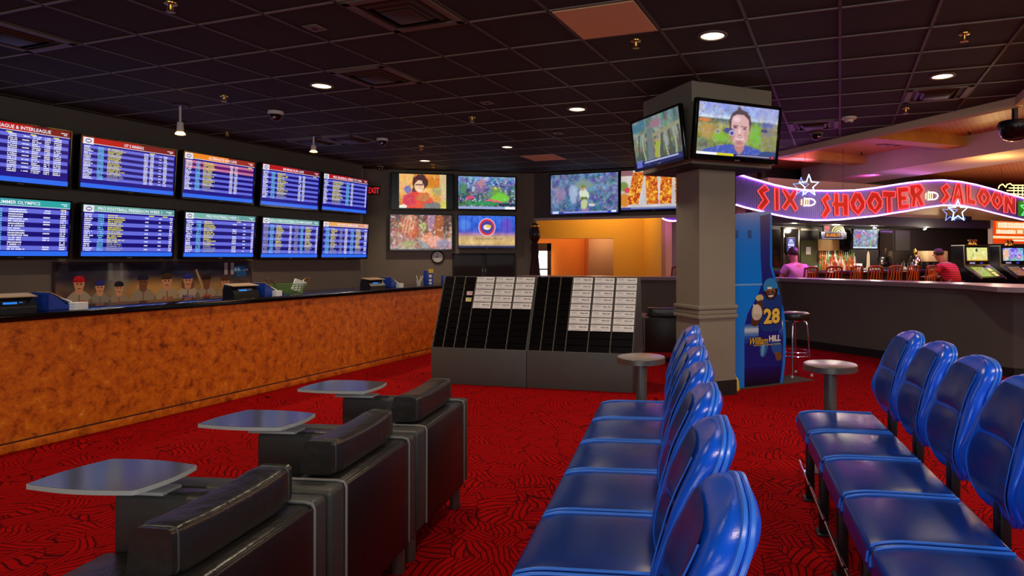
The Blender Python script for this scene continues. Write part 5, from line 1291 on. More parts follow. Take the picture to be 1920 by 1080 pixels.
wall_panel('wall_shelf_light', 1500, 428.5, 1532, 432, mat('pale_ledge', rgb(206, 196, 176), .4), 'pale ledge high on the saloon wall left of the jackpot sign', 'ledge')
p = barp(1475.5, .1); z1 = bz(1475.5, 446, .1); z0 = bz(1475.5, 472, .1); w = bw(1475.5, 1490.5, .1)
t = thing('lit_poster', 'small blue lit poster on the framed mirror', 'poster', (p.x, p.y, z0), TR)
mb = MB(); mb.box(-.02, w+.02, .0, .03, -.02, z1-z0+.02, bev=.004); mb.build('poster_case', M['plastic'], t)
c = Canvas(w, z1-z0); c.rect(0, 0, 1, 1, rgb(50, 50, 150), 0)
for x0_, y0_, x1_, y1_ in ((.3, .76, .7, .9), (.18, .66, .85, .74), (.12, .4, .9, .6), (.2, .26, .8, .34), (.12, .1, .9, .18)): c.rect(x0_, y0_, x1_, y1_, rgb(206, 210, 246), 1)
s = c.build('poster_face', M['screen'], t); s.location = (0, -.002, 0)
# bar television
pa = barp(1600, .45); zt = bz(1622, 429, .45); zb_ = bz(1622, 468, .45); w = bw(1599, 1647, .45)
pm = barp(1622.5, .45); tv('small television hanging behind the bar beside the jackpot sign', w, zt-zb_, (pm.x, pm.y, (zt+zb_)/2), TR, .05, pic_bar(), depth=.05, mount=.3)
# jackpot sign
p = barp(1540, .5); w = bw(1540, 1588, .5); zj0 = bz(1560, 448, .5); zj1 = bz(1560, 434.5, .5); zj2 = bz(1560, 422.5, .5)
t = thing('jackpot_sign', 'jackpot sign with orange digits, red 29 and a pale yellow fan', 'sign', (p.x, p.y, zj0), TR)
mb = MB(); mb.box(0, w, 0, .08, 0, zj1-zj0, bev=.01); mb.box(w*.12, w*.9, .02, .06, zj1-zj0, zj2-zj0-.02); mb.box(w*.45, w*.55, .03, .05, zj2-zj0-.03, 2.085-zj0); mb.build('sign_case', M['plastic'], t)
c = Canvas(w, zj1-zj0); c.rect(.14, .18, .76, .86, rgb(60, 16, 10), 0); c.text('$1,025.73', .18, .28, .72, .76, rgb(255, 150, 20), 1, .03)
for k in range(4): c.rect(.02, .2+.18*k, .11, .3+.18*k, rgb(150, 140, 200), 1); c.rect(.79, .2+.18*k, .97-.03*(3-k), .3+.18*k, rgb(150, 140, 200), 1)
c.rect(.02, .92, .96, .97, rgb(200, 196, 236), 1); c.rect(.02, .02, .86, .08, rgb(180, 176, 226), 1)
s = c.build('sign_face', M['screen'], t); s.location = (0, -.003, 0)
c = Canvas(w, zj2-zj1); c.text('29', .14, .05, .34, .95, rgb(255, 120, 120), 1, .06)
for r0, r1, cc in ((1, .8, rgb(250, 236, 150)), (.66, .48, rgb(250, 230, 140)), (.34, .14, rgb(250, 240, 180))):
    for k in range(12):
        a0 = PI*k/12; a1_ = PI*(k+.8)/12; c.poly([(.68+.26*r1*math.cos(a0), .0+r1*math.sin(a0)), (.68+.26*r0*math.cos(a0), r0*math.sin(a0)), (.68+.26*r0*math.cos(a1_), r0*math.sin(a1_)), (.68+.26*r1*math.cos(a1_), r1*math.sin(a1_))], cc, 1)
s = c.build('lit_emblem', M['screen'], t); s.location = (0, .015, zj1-zj0)
# bottles
def bottle_mesh(h, r, m, nm):
    mb = MB(); mb.lathe([(r*.92, 0), (r, .008), (r, h*.55), (r*.85, h*.64), (r*.34, h*.74), (r*.3, h*.94), (r*.36, h*.95), (r*.36, h), (0, h)], 12)
    return mb.mesh(nm, m, .8)
BT = [(bottle_mesh(.30, .038, M['bottle_amber'], 'b'), 'amber'), (bottle_mesh(.29, .04, M['bottle_clear'], 'b'), 'clear'), (bottle_mesh(.31, .036, M['bottle_green'], 'b'), 'green'), (bottle_mesh(.27, .042, M['bottle_red'], 'b'), 'dark red')]
mb = MB(); mb.cyl((0, 0, 0), (0, 0, .012), .017, n=10); POUR = mb.mesh('pourer', M['chrome'])
r = random.Random(4); cnt = {}
for row, (off_, z, n, xa, xb) in enumerate(((.12, 1.24, 17, 1536, 1603), (.30, 1.12, 17, 1535, 1600), (.44, 1.02, 16, 1534, 1607))):
    for k in range(n):
        px = xa+(xb-xa)*(k+.5)/n; p = barp(px, off_, z); i = r.choice((0, 0, 1, 1, 3, 0, 2) if px > 1550 else (1, 0, 1, 2, 3, 0)); me, nm = BT[i]
        pos = ('upper', 'middle', 'lower')[row]
        o = link('liquor_bottle', me); o.location = p; tag(o, '%s glass liquor bottle on the %s step of the lit back bar' % (nm, pos), 'bottle', '%s bottles on the %s lit step' % (nm, pos))
        sc_ = r.uniform(.85, 1.1); o.scale = (1, 1, sc_)
# glassware and bar tools
gm = MB(); gm.lathe([(.03, 0), (.035, .01), (.04, .12), (.036, .12), (.028, .012), (0, .012)], 12); GLM = gm.mesh('glass', mat('drinking_glass', rgb(200, 200, 190), .05, spec=.9, alpha=1))
for k in range(16):
    px = 1610+k*5.2; o = link('drinking_glass', GLM); o.location = barp(px, .4, 1.02); tag(o, 'clear drinking glass in the row under the bar television', 'glass', 'glasses on the back bar')
# coffee machine, register, stemware tower
p = barp(1745, .42, 1.02); t = thing('coffee_machine', 'pale boxy coffee machine on the right of the back bar', 'coffee machine', p, TR)
mb = MB(); mb.box(-.36, .36, -.2, .2, .26, .52, bev=.02); mb.build('machine_body', mat('warm_white_enamel', rgb(226, 196, 150), .3), t)
mb = MB()
for x in (-.3, .3): mb.box(x-.03, x+.03, -.18, .18, 0, .27)
mb.box(-.36, .36, -.2, .2, 0, .05); mb.build('machine_stand', M['steel'], t)
for x in (-.15, .12): mb = MB(); mb.cyl((x, -.2, .24), (x, -.2, .16), .035, n=12); mb.cyl((x, -.2, .22), (x, -.36, .2), .012, n=8); mb.build('portafilter', M['black_metal'], t)
p = barp(1716, .45, 1.02); t = thing('coffee_urn', 'steel urn with a brass lid left of the coffee machine', 'urn', p, TR)
mb = MB(); mb.lathe([(.12, 0), (.14, .05), (.15, .3), (.1, .4), (0, .42)], 18); mb.build('urn_body', M['chrome'], t)
mb = MB(); mb.lathe([(.03, .41), (.06, .46), (.05, .54), (.02, .6), (0, .61)], 14); mb.build('urn_lid', M['brass'], t)
p = barp(1694, .45, 1.02); t = thing('stemware_rack', 'rack of upturned stem glasses left of the steel urn', 'glass rack', p, TR)
mb = MB(); mb.box(-.2, .2, -.15, .15, 0, .02); mb.box(-.2, .2, -.15, .15, .3, .315); [mb.cyl((x, y, 0), (x, y, .31), .008, n=8) for x in (-.19, .19) for y in (-.14, .14)]; mb.build('rack_frame', M['chrome'], t)
for k in range(6):
    mb = MB(); x = -.15+.1*(k % 4); y = -.08 if k < 4 else .08; x = x if k < 4 else -.1+.2*(k-4)
    mb.lathe([(.04, .02), (.045, .08), (.02, .14), (.005, .15), (.005, .22), (.03, .23), (0, .232)], 12, (x, y, 0)); mb.build('stem_glass', M['bottle_clear'], t)
p = barp(1662, .45, 1.02); t = thing('cash_register', 'dark cash register on the back bar right of the television', 'cash register', p, TR)
mb = MB(); mb.box(-.2, .2, -.2, .2, 0, .14, bev=.02); mb.build('register_body', M['plastic'], t)
mb = MB(); mb.box(-.17, .17, -.02, .02, .14, .38, bev=.01, X=Matrix.Rotation(-.25, 4, 'X')); mb.build('register_screen', M['bezel'], t)
p = barp(1628, .42, 1.02); mb = MB(); mb.lathe([(.05, 0), (.05, .1), (.035, .2), (.03, .42), (.015, .5), (0, .5)], 16); o = mb.build('beer_tap', M['cream']); o.location = p; tag(o, 'pale beer tap tower under the bar television', 'beer tap')

# bar chairs: slatted backs towards us
def bar_chair(px, off_, label, i):
    p = barp(px, off_); t = thing('bar_chair', label, 'bar chair', p, TR+random.Random(i).uniform(-.15, .15), 'bar chairs along the saloon bar')
    mb = MB(); mb.box(-.165, .165, -.18, .18, .72, .77, bev=.02, seg=3); mb.build('seat', M['leather'], t)
    mb = MB()
    for x in (-.165, .165): mb = MB(); mb.tube([(x, -.17, .74), (x, -.2, .95), (x*.96, -.23, 1.19)], .016, 8); mb.build('back_post', M['chairwood'], t)
    mb = MB(); mb.tube([(-.16, -.23, 1.19), (-.1, -.245, 1.215), (0, -.25, 1.22), (.1, -.245, 1.215), (.16, -.23, 1.19)], .02, 8); mb.build('top_rail', M['chairwood'], t)
    for x in (-.11, -.04, .04, .11):
        mb = MB(); mb.tube([(x*.9, -.18, .76), (x*1.1, -.2, .92), (x*.8, -.225, 1.08), (x, -.24, 1.2)], .012, 6); mb.build('back_slat', mat('orange_varnish', rgb(214, 110, 44), .25) if 'ov' not in M else M['ov'], t)
    for sx in (-1, 1):
        for sy in (-1, 1): mb = MB(); mb.tube([(sx*.14, sy*.15, .73), (sx*.165, sy*.18, 0.0)], .015, 8); mb.build('leg', M['chairwood'], t)
    mb = MB(); mb.tube([(.18*math.cos(2*PI*k/20)*1.05, .17*math.sin(2*PI*k/20)*1.05, .3) for k in range(20)], .01, 6, True); mb.build('foot_ring', M['chrome'], t)
M['ov'] = mat('orange_varnish', rgb(206, 98, 40), .25)
for i, px in enumerate((1502, 1549, 1587, 1625, 1662, 1694, 1727, 1759)):
    bar_chair(px, 2.35 if i else 2.62, 'dark bar chair with an orange slatted back, %s from the left along the saloon bar' % ordn[i], i)

p = at_depth(1266, 483, 12.4); t = dup([o for o in COL.objects if o.name.startswith('bar_chair') and o.parent is None][0], (p.x, p.y, 0), .3, 'dark bar chair seen over the half wall between the opening and the pillar')
# people
def person(loc, rot, label, shirt, lean, seat_z, nm_shirt, head_dx=0):
    t = thing('person', label, 'person', loc, rot)
    # body skeleton: seated, seen from behind (faces +y)
    def skin(nm, verts, edges, m, parent):
        me = bpy.data.meshes.new(nm); me.from_pydata([v[:3] for v in verts], edges, []); me.materials.append(m)
        o = link(nm, me, parent); md = o.modifiers.new('skin', 'SKIN'); md.use_smooth_shade = True
        for i, v in enumerate(verts): sv = me.skin_vertices[0].data[i]; rr = v[3] if isinstance(v[3], tuple) else (v[3], v[3]); sv.radius = rr; sv.use_root = (i == 0)
        o.modifiers.new('sub', 'SUBSURF').render_levels = 2; o.modifiers['sub'].levels = 2
        dg = bpy.context.evaluated_depsgraph_get(); dg.update()
        me2 = bpy.data.meshes.new_from_object(o.evaluated_get(dg)); o.modifiers.clear(); o.data = me2; me2.name = nm
        me2.polygons.foreach_set('use_smooth', [True]*len(me2.polygons)); return o
    z = seat_z
    ly = lean
    V = [(0, 0, z+.1, .13), (0, .02+ly*.3, z+.3, .12), (head_dx*.4, .04+ly*.8, z+.48, (.15, .11)), (head_dx*.7, .05+ly, z+.56, .055), (head_dx, .09+ly*1.15, z+.68, (.078, .092)), (head_dx, .095+ly*1.2, z+.76, (.07, .085)),
         (-.19, .04+ly*.85, z+.50, .052), (-.25, .12+ly*.8, z+.30, .043), (-.2, .32+ly*.7, z+.26, .034), (-.17, .42+ly*.7, z+.27, .028),
         (.19, .04+ly*.85, z+.50, .052), (.25, .12+ly*.8, z+.30, .043), (.2, .32+ly*.7, z+.26, .034), (.17, .42+ly*.7, z+.27, .028),
         (-.1, .05, z+.06, .085), (-.13, .42, z+.04, .065), (-.13, .46, z-.36, .045), (-.13, .55, z-.40, .04), (.1, .05, z+.06, .085), (.13, .42, z+.04, .065), (.13, .46, z-.36, .045), (.13, .55, z-.40, .04)]
    E = [(0, 1), (1, 2), (2, 3), (3, 4), (4, 5), (2, 6), (6, 7), (7, 8), (8, 9), (2, 10), (10, 11), (11, 12), (12, 13), (0, 14), (14, 15), (15, 16), (16, 17), (0, 18), (18, 19), (19, 20), (20, 21)]
    body = skin('body', V, E, M['skin'], t)
    # hands: five short fingers each
    mb = MB()
    for s, i in ((-1, 9), (1, 13)):
        q = Vector(V[i][:3])
        for k in range(5):
            dx = (-.028+.016*k)*s if k < 4 else -.03*s
            ln = (.07, .08, .075, .06, .045)[k]
            mb.tube([q+Vector((dx, .0, 0)), q+Vector((dx*1.2, ln*.6, .008)), q+Vector((dx*1.2, ln, -.012))], [.009, .0085, .006], 6)
    mb.build('fingers', M['skin'], t)
    hx, hy, hz = V[5][0], V[5][1], V[5][2]
    mb = MB(); mb.sphere((hx, hy-.012, hz+.0), .092, 18, 12, sq=(.92, 1.08, 1.0)); mb.build('hair', M['hair'], t, 1.2)
    mb = MB(); mb.lathe([(.0, 0), (.014, .003), (.012, .02), (0, .03)], 8, (hx, hy+.1, hz-.07)); mb.sphere((hx-.085, hy+.01, hz-.06), .018, 8, 6, sq=(.5, 1, 1.4)); mb.sphere((hx+.085, hy+.01, hz-.06), .018, 8, 6, sq=(.5, 1, 1.4)); mb.build('face_features', M['skin'], t)
    SV = [(V[0][0], V[0][1], V[0][2], .15), (V[1][0], V[1][1], V[1][2], (.165, .15)), (V[2][0], V[2][1], V[2][2], (.175, .14)), (V[2][0]*1.05, V[2][1]+.005, V[2][2]+.05, .085), (-.2, .04+ly*.85, z+.49, .075), (-.25, .1+ly*.8, z+.36, .064), (.2, .04+ly*.85, z+.49, .075), (.25, .1+ly*.8, z+.36, .064)]
    skin(nm_shirt, SV, [(0, 1), (1, 2), (2, 3), (2, 4), (4, 5), (2, 6), (6, 7)], shirt, t)
    TV = [(0, 0, z+.08, .14), (-.1, .05, z+.07, .1), (-.13, .42, z+.045, .08), (-.13, .46, z-.3, .06), (.1, .05, z+.07, .1), (.13, .42, z+.045, .08), (.13, .46, z-.3, .06)]
    skin('trousers', TV, [(0, 1), (1, 2), (2, 3), (0, 4), (4, 5), (5, 6)], M['denim'], t)
    return t
p1 = barp(1496, 2.60); person((p1.x, p1.y, 0), TR, 'person in a dusty pink shirt seated at the left end of the bar', M['pinkshirt'], .03, .72, 'shirt')
p2 = barp(1793, 2.8); person((p2.x, p2.y, 0), TR+.1, 'person in a red striped shirt leaning on the bar beside the gaming machines', M['redshirt'], .2, .72, 'shirt', -.06)
for p_, lab, rz in ((p2, 'backless bar stool under the person in red stripes', TR+.5),):
    t = thing('counter_stool', lab, 'stool', (p_.x, p_.y, 0), rz)
    mb = MB(); mb.lathe([(.0, .66), (.17, .67), (.18, .71), (.16, .735), (0, .74)], 24); mb.build('seat', M['leather'], t)
    mb = MB(); mb.lathe([(.2, 0), (.2, .015), (.03, .03), (.03, .67)], 20); mb.build('pedestal', M['chrome'], t)

# gaming machines
def slot(px, off_, label, seed, rz):
    p = barp(px, off_); t = thing('gaming_machine', label, 'gaming machine', (p.x, p.y, 0), TR+rz, 'gaming machines at the right end of the bar')
    w = .66
    X = Matrix(((0, 0, 1, 0), (1, 0, 0, 0), (0, 1, 0, 0), (0, 0, 0, 1)))
    mb = MB(); mb.prism([(-.42, 0), (.3, 0), (.3, 1.62), (-.02, 1.62), (-.04, 1.27), (-.06, 1.22), (-.42, .98)], -w/2, w/2, X); mb.build('machine_body', M['bezel'], t, .4)
    mb = MB()
    for x in (-w/2, w/2): mb.prism([(-.43, .97), (-.05, 1.225), (-.03, 1.63), (-.01, 1.63), (-.03, 1.2), (-.42, .945)], x-.012, x+.012, X)
    mb.box(-w/2, w/2, -.04, .3, 1.62, 1.64); mb.build('trim', M['steel'], t)
    pc_ = Pic(48, 24); r = RNG
    if seed == 0: pc_.grad([(0, (226, 226, 140)), (1, (236, 216, 130))]); pc_.noise(5, .5, 5, (120, 170, 90), .58); pc_.noise(8, .9, 7, (250, 250, 226), .62); pc_.ell(.48, .2, .06, .14, (70, 60, 50), .3); pc_.rect(0, .92, 1, 1, (226, 150, 40))
    else: pc_.grad([(0, (120, 130, 226)), (1, (150, 180, 206))]); pc_.cnoise(5, 1.0, 9+seed); pc_.ell(.14, .5, .16, .5, (236, 180, 150), .4); pc_.noise(7, .8, 14, (250, 250, 250), .6)
    c = Canvas(w*.84, .27); c.image(pc_.a); s = c.build('upper_screen', M['screen'], t); s.location = (-w*.42, -.047, 1.315); s.rotation_euler = (-.05, 0, 0)
    c = Canvas(w*.5, .34); c.rect(0, 0, 1, 1, rgb(120, 150, 60) if seed == 0 else rgb(70, 50, 36), 0)
    for i in range(6):
        for j in range(5): c.rect(.05+.155*i, .06+.18*j, .17+.155*i, .2+.18*j, rgb(*(RNG.randint(120, 200), RNG.randint(140, 200), 60)) if seed == 0 else rgb(*(RNG.randint(110, 200), RNG.randint(70, 130), 50)), 1)
    ang = -math.atan2(.36, .24)+.0
    s = c.build('lower_screen', M['screen'], t); s.location = (-w*.42, -.395, 1.003); s.rotation_euler = (-math.atan2(.36, .24), 0, 0)
    c = Canvas(w*.2, .3)
    for k, (y0_, y1_) in enumerate(((.62, .95), (.3, .5), (.05, .26))): c.rect(.1+.0*k, y0_, .9, y1_, rgb(240, 226, 120), 0)
    s = c.build('button_panel', M['screen'], t); s.location = (w*.14, -.39, 1.006); s.rotation_euler = (-math.atan2(.36, .24), 0, 0)
    c = Canvas(w*.8, .05); c.rect(.1, .1, .38, .9, rgb(150, 140, 180), 0); c.rect(.64, .2, .78, .9, rgb(60, 60, 170), 0); s = c.build('name_strip', M['screen'], t); s.location = (-w*.4, -.047, 1.24)
    for x in (-.02, .1):
        mb = MB(); mb.lathe([(.045, 1.64), (.035, 1.67), (.04, 1.72), (.05, 1.74), (0, 1.76)], 14, (x, .1, 0)); mb.build('top_bell', M['brass'], t)
slot(1829, 2.55, 'gaming machine with a yellow card screen beside the person in red stripes', 0, -.1)
slot(1897, 2.5, 'gaming machine with a colourful cartoon screen at the right edge of the picture', 1, -.16)
# orange backlit sign on the right
p = barp(1862, 1.15); w = bw(1862, 1960, 1.15); z1 = bz(1862, 414, 1.15); z0 = bz(1862, 456, 1.15)
t = thing('backlit_sign', 'orange backlit sign with glowing cream lettering at the right edge', 'sign', (p.x, p.y, z0), TR)
mb = MB(); mb.box(-.02, w, .002, .12, -.02, z1-z0+.02, bev=.005); mb.build('sign_box', M['lilac'], t)
c = Canvas(w, z1-z0); c.rect(0, 0, 1, 1, rgb(226, 62, 8), 0); c.rect(.05, .42, 1, .98, rgb(246, 132, 46), 1); c.rect(.0, .2, 1, .34, rgb(250, 150, 50), 1)
r = random.Random(8)
for xa, xb, ya, yb2, wd in ((.09, 1, .70, .95, .05), (.06, .42, .44, .62, .035), (.45, .56, .46, .63, .045), (.62, 1, .46, .63, .04), (.0, 1, .24, .33, .02), (.36, 1, .1, .19, .02)):
    x = xa
    while x < xb-.01: w2 = min(wd*r.uniform(.7, 1.3), xb-x); c.rect(x, ya, x+w2*.86, yb2-r.uniform(0, .02), rgb(255, 240, 206), 2); c.rect(x+w2*.3, ya+(yb2-ya)*.4, x+w2*.5, ya+(yb2-ya)*.62, rgb(250, 190, 110), 3); x += w2
c.build('sign_face', M['screen'], t)

# ================================================================== CEILING FIXTURES
def vent(i, j, label):
    p = cell(i, j); t = thing('ceiling_vent', label, 'air vent', (p.x, p.y, ZC), -TH, 'square air vents in the dark ceiling')
    mb = MB()
    for a, b, c_, d in ((-.29, .29, -.29, -.235), (-.29, .29, .235, .29), (-.29, -.235, -.29, .29), (.235, .29, -.29, .29)): mb.box(a, b, c_, d, -.016, -.001, bev=.003, seg=1)
    mb.build('vent_rim', M['vent_rim'], t)
    mb = MB(); mb.box(-.24, .24, -.24, .24, -.004, -.001); mb.build('vent_throat', M['black'], t)
    for k, s in enumerate((.2, .15)):
        mb = MB(); n = 4; o_ = s; i_ = s-.028
        vs = [(o_*x, o_*y, -.002-.006*k) for x, y in ((-1, -1), (1, -1), (1, 1), (-1, 1))]+[(i_*x, i_*y, -.022-.008*k) for x, y in ((-1, -1), (1, -1), (1, 1), (-1, 1))]
        mb.add(vs, [(q, (q+1) % 4, 4+(q+1) % 4, 4+q) for q in range(4)]); mb.build('vent_cone', M['vent_dark'], t, recalc=False)
    mb = MB(); mb.box(-.115, .115, -.115, .115, -.036, -.03, bev=.004); mb.build('vent_plate', M['vent_dark'], t)
M['vent_rim'] = mat('vent_rim_grey', rgb(104, 98, 84), .5); M['vent_dark'] = mat('vent_dark_brown', rgb(52, 44, 38), .5)
for i, j, lab in ((-5, -2, 'largest square air vent, at the top middle of the picture'), (-7, 0, 'square air vent left of centre beside the warm downlight'), (-10, -3, 'square air vent at the left edge of the ceiling'), (1, 4, 'square air vent near the right, beside the right hand downlight'), (-1, 6, 'square air vent right of the pillar, above the grey dome camera'), (-11, 4, 'far square air vent above the left wall screens, nearer one'), (-12, 4, 'far square air vent above the left wall screens, against the wall')):
    vent(i, j, lab)

def ring_light(p, rot, label, r=.1, dim=False, z=ZC, power=70, grp='round warm downlights'):
    t = thing('downlight', label, 'ceiling light', (p[0], p[1], z), rot, grp)
    mb = MB(); mb.lathe([(r*.86, -.004), (r*.9, -.012), (r*1.12, -.008), (r*1.14, -.001)], 36); mb.build('trim_ring', M['brass'] if False else M['vent_rim'], t)
    mb = MB(); mb.lathe([(r*.88, -.001), (r*.86, -.005), (0, -.005)], 36); mb.build('lamp_lens', M['lampdim'] if dim else M['lamp'], t)
    l = bpy.data.lights.new('downlight_lamp', 'SPOT'); l.energy = power; l.color = (1, .80, .56); l.spot_size = 2.3; l.spot_blend = .7; l.shadow_soft_size = .09; l.energy *= 1.25
    o = bpy.data.objects.new('downlight_lamp', l); COL.objects.link(o); o.location = (p[0], p[1], z-.03)
for k, (px, py, lab) in enumerate(((1336, 66, 'round warm downlight nearest the pillar screens, top of the picture'), (603, 160, 'round warm downlight over the left, beside the square vent'), (1082, 204, 'round warm downlight left of the pillar head'), (951, 275, 'round warm downlight between the pillar and the back wall televisions'), (797, 301, 'farthest round warm downlight, just above the back wall televisions'), (1767, 142, 'round warm downlight at the right, above the square vent'))):
    q = at_z(px, py, ZC); ring_light(q, 0, lab, .098 if k != 3 else .085)
for px, py, lab in ((1621, 257, 'far downlight in the wood ceiling above the first beam'), (1688, 290, 'downlight in the wood ceiling by the end of the first beam')):
    q = at_z(px, py, ZW); ring_light(q, 0, lab, .075, True, ZW, 50)
# pendant spot lamps near the left wall
for px, yt, yb_, lab in ((338, 196, 252, 'pendant spot lamp hanging nearest, over the counter'), (588, 254, 285, 'pendant spot lamp hanging farther along the left wall')):
    q = at_z(px, yt, ZC); L_ = (yb_-yt)/FX*q.y
    t = thing('pendant_spot', lab, 'pendant light', (q.x, q.y, ZC), 0, 'pendant spot lamps along the left wall')
    mb = MB(); mb.lathe([(.09, -.001), (.085, -.012), (.02, -.016)], 24); mb.build('ceiling_rose', M['black'], t)
    mb = MB(); mb.cyl((0, 0, -.01), (0, 0, -L_*.62), .012, n=10); mb.build('stem', M['white'], t)
    mb = MB(); mb.cyl((0, 0, -L_*.60), (0, -.0, -L_*.92), .03, .036, n=16); mb.build('lamp_holder', M['white'], t)
    mb = MB(); mb.lathe([(.03, -L_*.92), (.042, -L_*.94), (.05, -L_*1.0), (.03, -L_*1.02), (0, -L_*1.02)], 16); mb.build('bulb', emit('pendant_glow', (1, .5, .14, 1), 7), t)
    l = bpy.data.lights.new('pendant_lamp', 'SPOT'); l.energy = 110; l.color = (1, .72, .42); l.spot_size = 2.2; l.spot_blend = .8; l.shadow_soft_size = .05
    o = bpy.data.objects.new('pendant_lamp', l); COL.objects.link(o); o.location = (q.x, q.y, ZC-L_*1.05)
def dome(px, py, r, label, m=None, z=ZC):
    q = at_z(px, py, z); t = thing('dome_camera', label, 'security camera', (q.x, q.y, z), 0, 'dome security cameras')
    mb = MB(); mb.lathe([(r*1.1, .004), (r*1.12, -r*.35), (r*.98, -r*.5)], 28); mb.build('camera_base', m or M['white'], t)
    mb = MB(); mb.lathe([(r*.96, -r*.45), (r*.9, -r*.85), (r*.62, -r*1.25), (r*.25, -r*1.42), (0, -r*1.45)], 28); d = mb.build('camera_dome', M['bezel'], t)
    mb = MB(); mb.sphere((r*.1, -r*.62, -r*.95), r*.3, 12, 8); mb.build('camera_lens', M['chrome'], d)
M['grey_plastic'] = mat('grey_plastic', rgb(120, 112, 100), .4)
dome(517, 209, .075, 'white dome camera in the ceiling between the two pendant lamps'); dome(717, 260, .07, 'white dome camera farther back, above the back corner'); dome(712, 311, .06, 'dark dome camera at the top of the back corner wall', M['grey_plastic'])
dome(1531, 247, .075, 'grey dome camera under the square vent right of the pillar', M['grey_plastic'])
q = at_depth(1903, 240, 6.9); t = thing('dome_camera', 'large black dome camera at the right edge under the wood ceiling', 'security camera', (q.x, q.y, q.z), 0, 'dome security cameras')
mb = MB(); mb.lathe([(.03, ZW-q.z+.004), (.03, .08), (.15, .07), (.165, .03), (.16, .0)], 28); mb.build('camera_base', M['plastic'], t)
mb = MB(); mb.lathe([(.157, .005), (.15, -.05), (.11, -.11), (.05, -.135), (0, -.14)], 28); mb.build('camera_dome', M['bezel'], t)
q = at_z(1592, 220, ZC); t = thing('smoke_detector', 'white smoke detector in the ceiling right of the pillar', 'smoke detector', (q.x, q.y, ZC), 0)
mb = MB(); mb.lathe([(.085, .004), (.085, -.018), (.05, -.035), (.045, -.055), (0, -.06)], 28); mb.build('detector_body', M['white'], t)
mb = MB(); mb.lathe([(.02, -.05), (.02, -.072), (0, -.074)], 14); mb.build('detector_sensor', M['ink'], t)
SPK = {}
mb = MB(); mb.lathe([(.042, .004), (.04, -.006), (.014, -.01)], 20); SPK['a'] = mb.mesh('escutcheon', M['brass'])
mb = MB(); mb.lathe([(.013, -.005), (.01, -.035), (.004, -.05)], 12); mb.lathe([(0, -.052), (.026, -.054), (.028, -.058), (0, -.06)], 16); mb.box(-.018, -.013, -.003, .003, -.055, -.02); mb.box(.013, .018, -.003, .003, -.055, -.02); SPK['b'] = mb.mesh('sprinkler_head', M['brass']); SPK['c'] = mb.mesh('sprinkler_head', M['black_metal'])
for px, py, lab in ((320, 6, 'fire sprinkler at the top left of the ceiling'), (420, 180, 'fire sprinkler right of the nearer pendant lamp'), (1192, 76, 'fire sprinkler in front of the tan tile'), (885, 220, 'fire sprinkler in the middle of the dark ceiling'), (790, 273, 'fire sprinkler just before the farthest downlight'), (1808, 63, 'fire sprinkler at the upper right of the ceiling'), (1698, 203, 'fire sprinkler behind the right hand square vent'), (426, 248, 'fire sprinkler low over the left wall screens'), (812, 308, 'fire sprinkler at the top of the television wall')):
    q = at_z(px, py, ZC); t = thing('fire_sprinkler', lab, 'sprinkler', (q.x, q.y, ZC), .4, 'fire sprinklers'); link('escutcheon', SPK['a'], t); link('sprinkler_head', SPK['b'], t)
for px, py, lab in ((1818, 248, 'dark fire sprinkler on the wood ceiling beyond the second beam'), (1615, 287, 'dark fire sprinkler on the wood ceiling just before the first beam'), (1582, 311, 'dark fire sprinkler on the wood ceiling under the first beam, above the neon')):
    q = at_z(px, py-2, ZW); t = thing('fire_sprinkler', lab, 'sprinkler', (q.x, q.y, ZW), .4, 'fire sprinklers'); link('escutcheon', SPK['a'], t); link('sprinkler_head', SPK['c'], t)
q = at_z(1690, 267, ZW); t = thing('slot_vent', 'dark slotted air vent in the wood ceiling between the two beams', 'air vent', (q.x, q.y, ZW), -.6)
for k in range(3): mb = MB(); mb.box(-.4+.12*k, .4+.12*k, -.03+.13*k, .03+.13*k, -.008, .004); mb.build('vent_slot', M['vent_dark'], t)
for px, lab in ((1640, 'small spot lamp under the dark bar canopy above the bar television'), (1733, 'small blue white spot lamp under the dark bar canopy on the right')):
    q = bar_at(px, .95); t = thing('canopy_spot', lab, 'ceiling light', (q.x, q.y, 2.08), 0, 'small spot lamps under the bar canopy')
    mb = MB(); mb.lathe([(.045, .004), (.045, -.04), (.03, -.05)], 16); mb.build('spot_housing', M['chrome'], t); mb = MB(); mb.lathe([(.03, -.049), (.02, -.06), (0, -.062)], 14); mb.build('spot_lens', emit('cool_spot_glow', (.7, .85, 1, 1), 6), t)
p = bar_at(1772, 1.12); z1 = on_plane(1772, 404, bp0-L2*1.12, L2).z; t = thing('canopy_sign', 'dark blue sign strip on the pale band behind the lower neon star', 'sign', (p.x, p.y, z1-.1), TR)
mb = MB(); mb.box(0, bw(1772, 1820, 1.12), -.03, .0, -.02, .1, bev=.004); mb.build('sign_board', mat('navy_board', rgb(24, 22, 66), .4), t)
mb = MB()
for k in range(7): mb.box(.2+.07*k, .25+.07*k, -.034, -.03, .02, .07)
mb.build('sign_marks', M['light_blue'], t)
for px, py, lab in ((590, 51, 'small square plate sensor left of the largest vent'), (913, 192, 'small slim sensor plate in the middle of the ceiling'), (1046, 249, 'small slim sensor plate left of the pillar head')):
    q = at_z(px, py, ZC); t = thing('ceiling_sensor', lab, 'sensor', (q.x, q.y, ZC), -TH, 'ceiling sensor plates')
    mb = MB(); mb.box(-.06, .06, -.06, .06, -.012, -.001, bev=.003); mb.build('sensor_plate', M['vent_rim'], t); mb = MB(); mb.cyl((0, 0, -.016), (0, 0, -.01), .02, n=14); mb.build('sensor_eye', M['ink'], t)
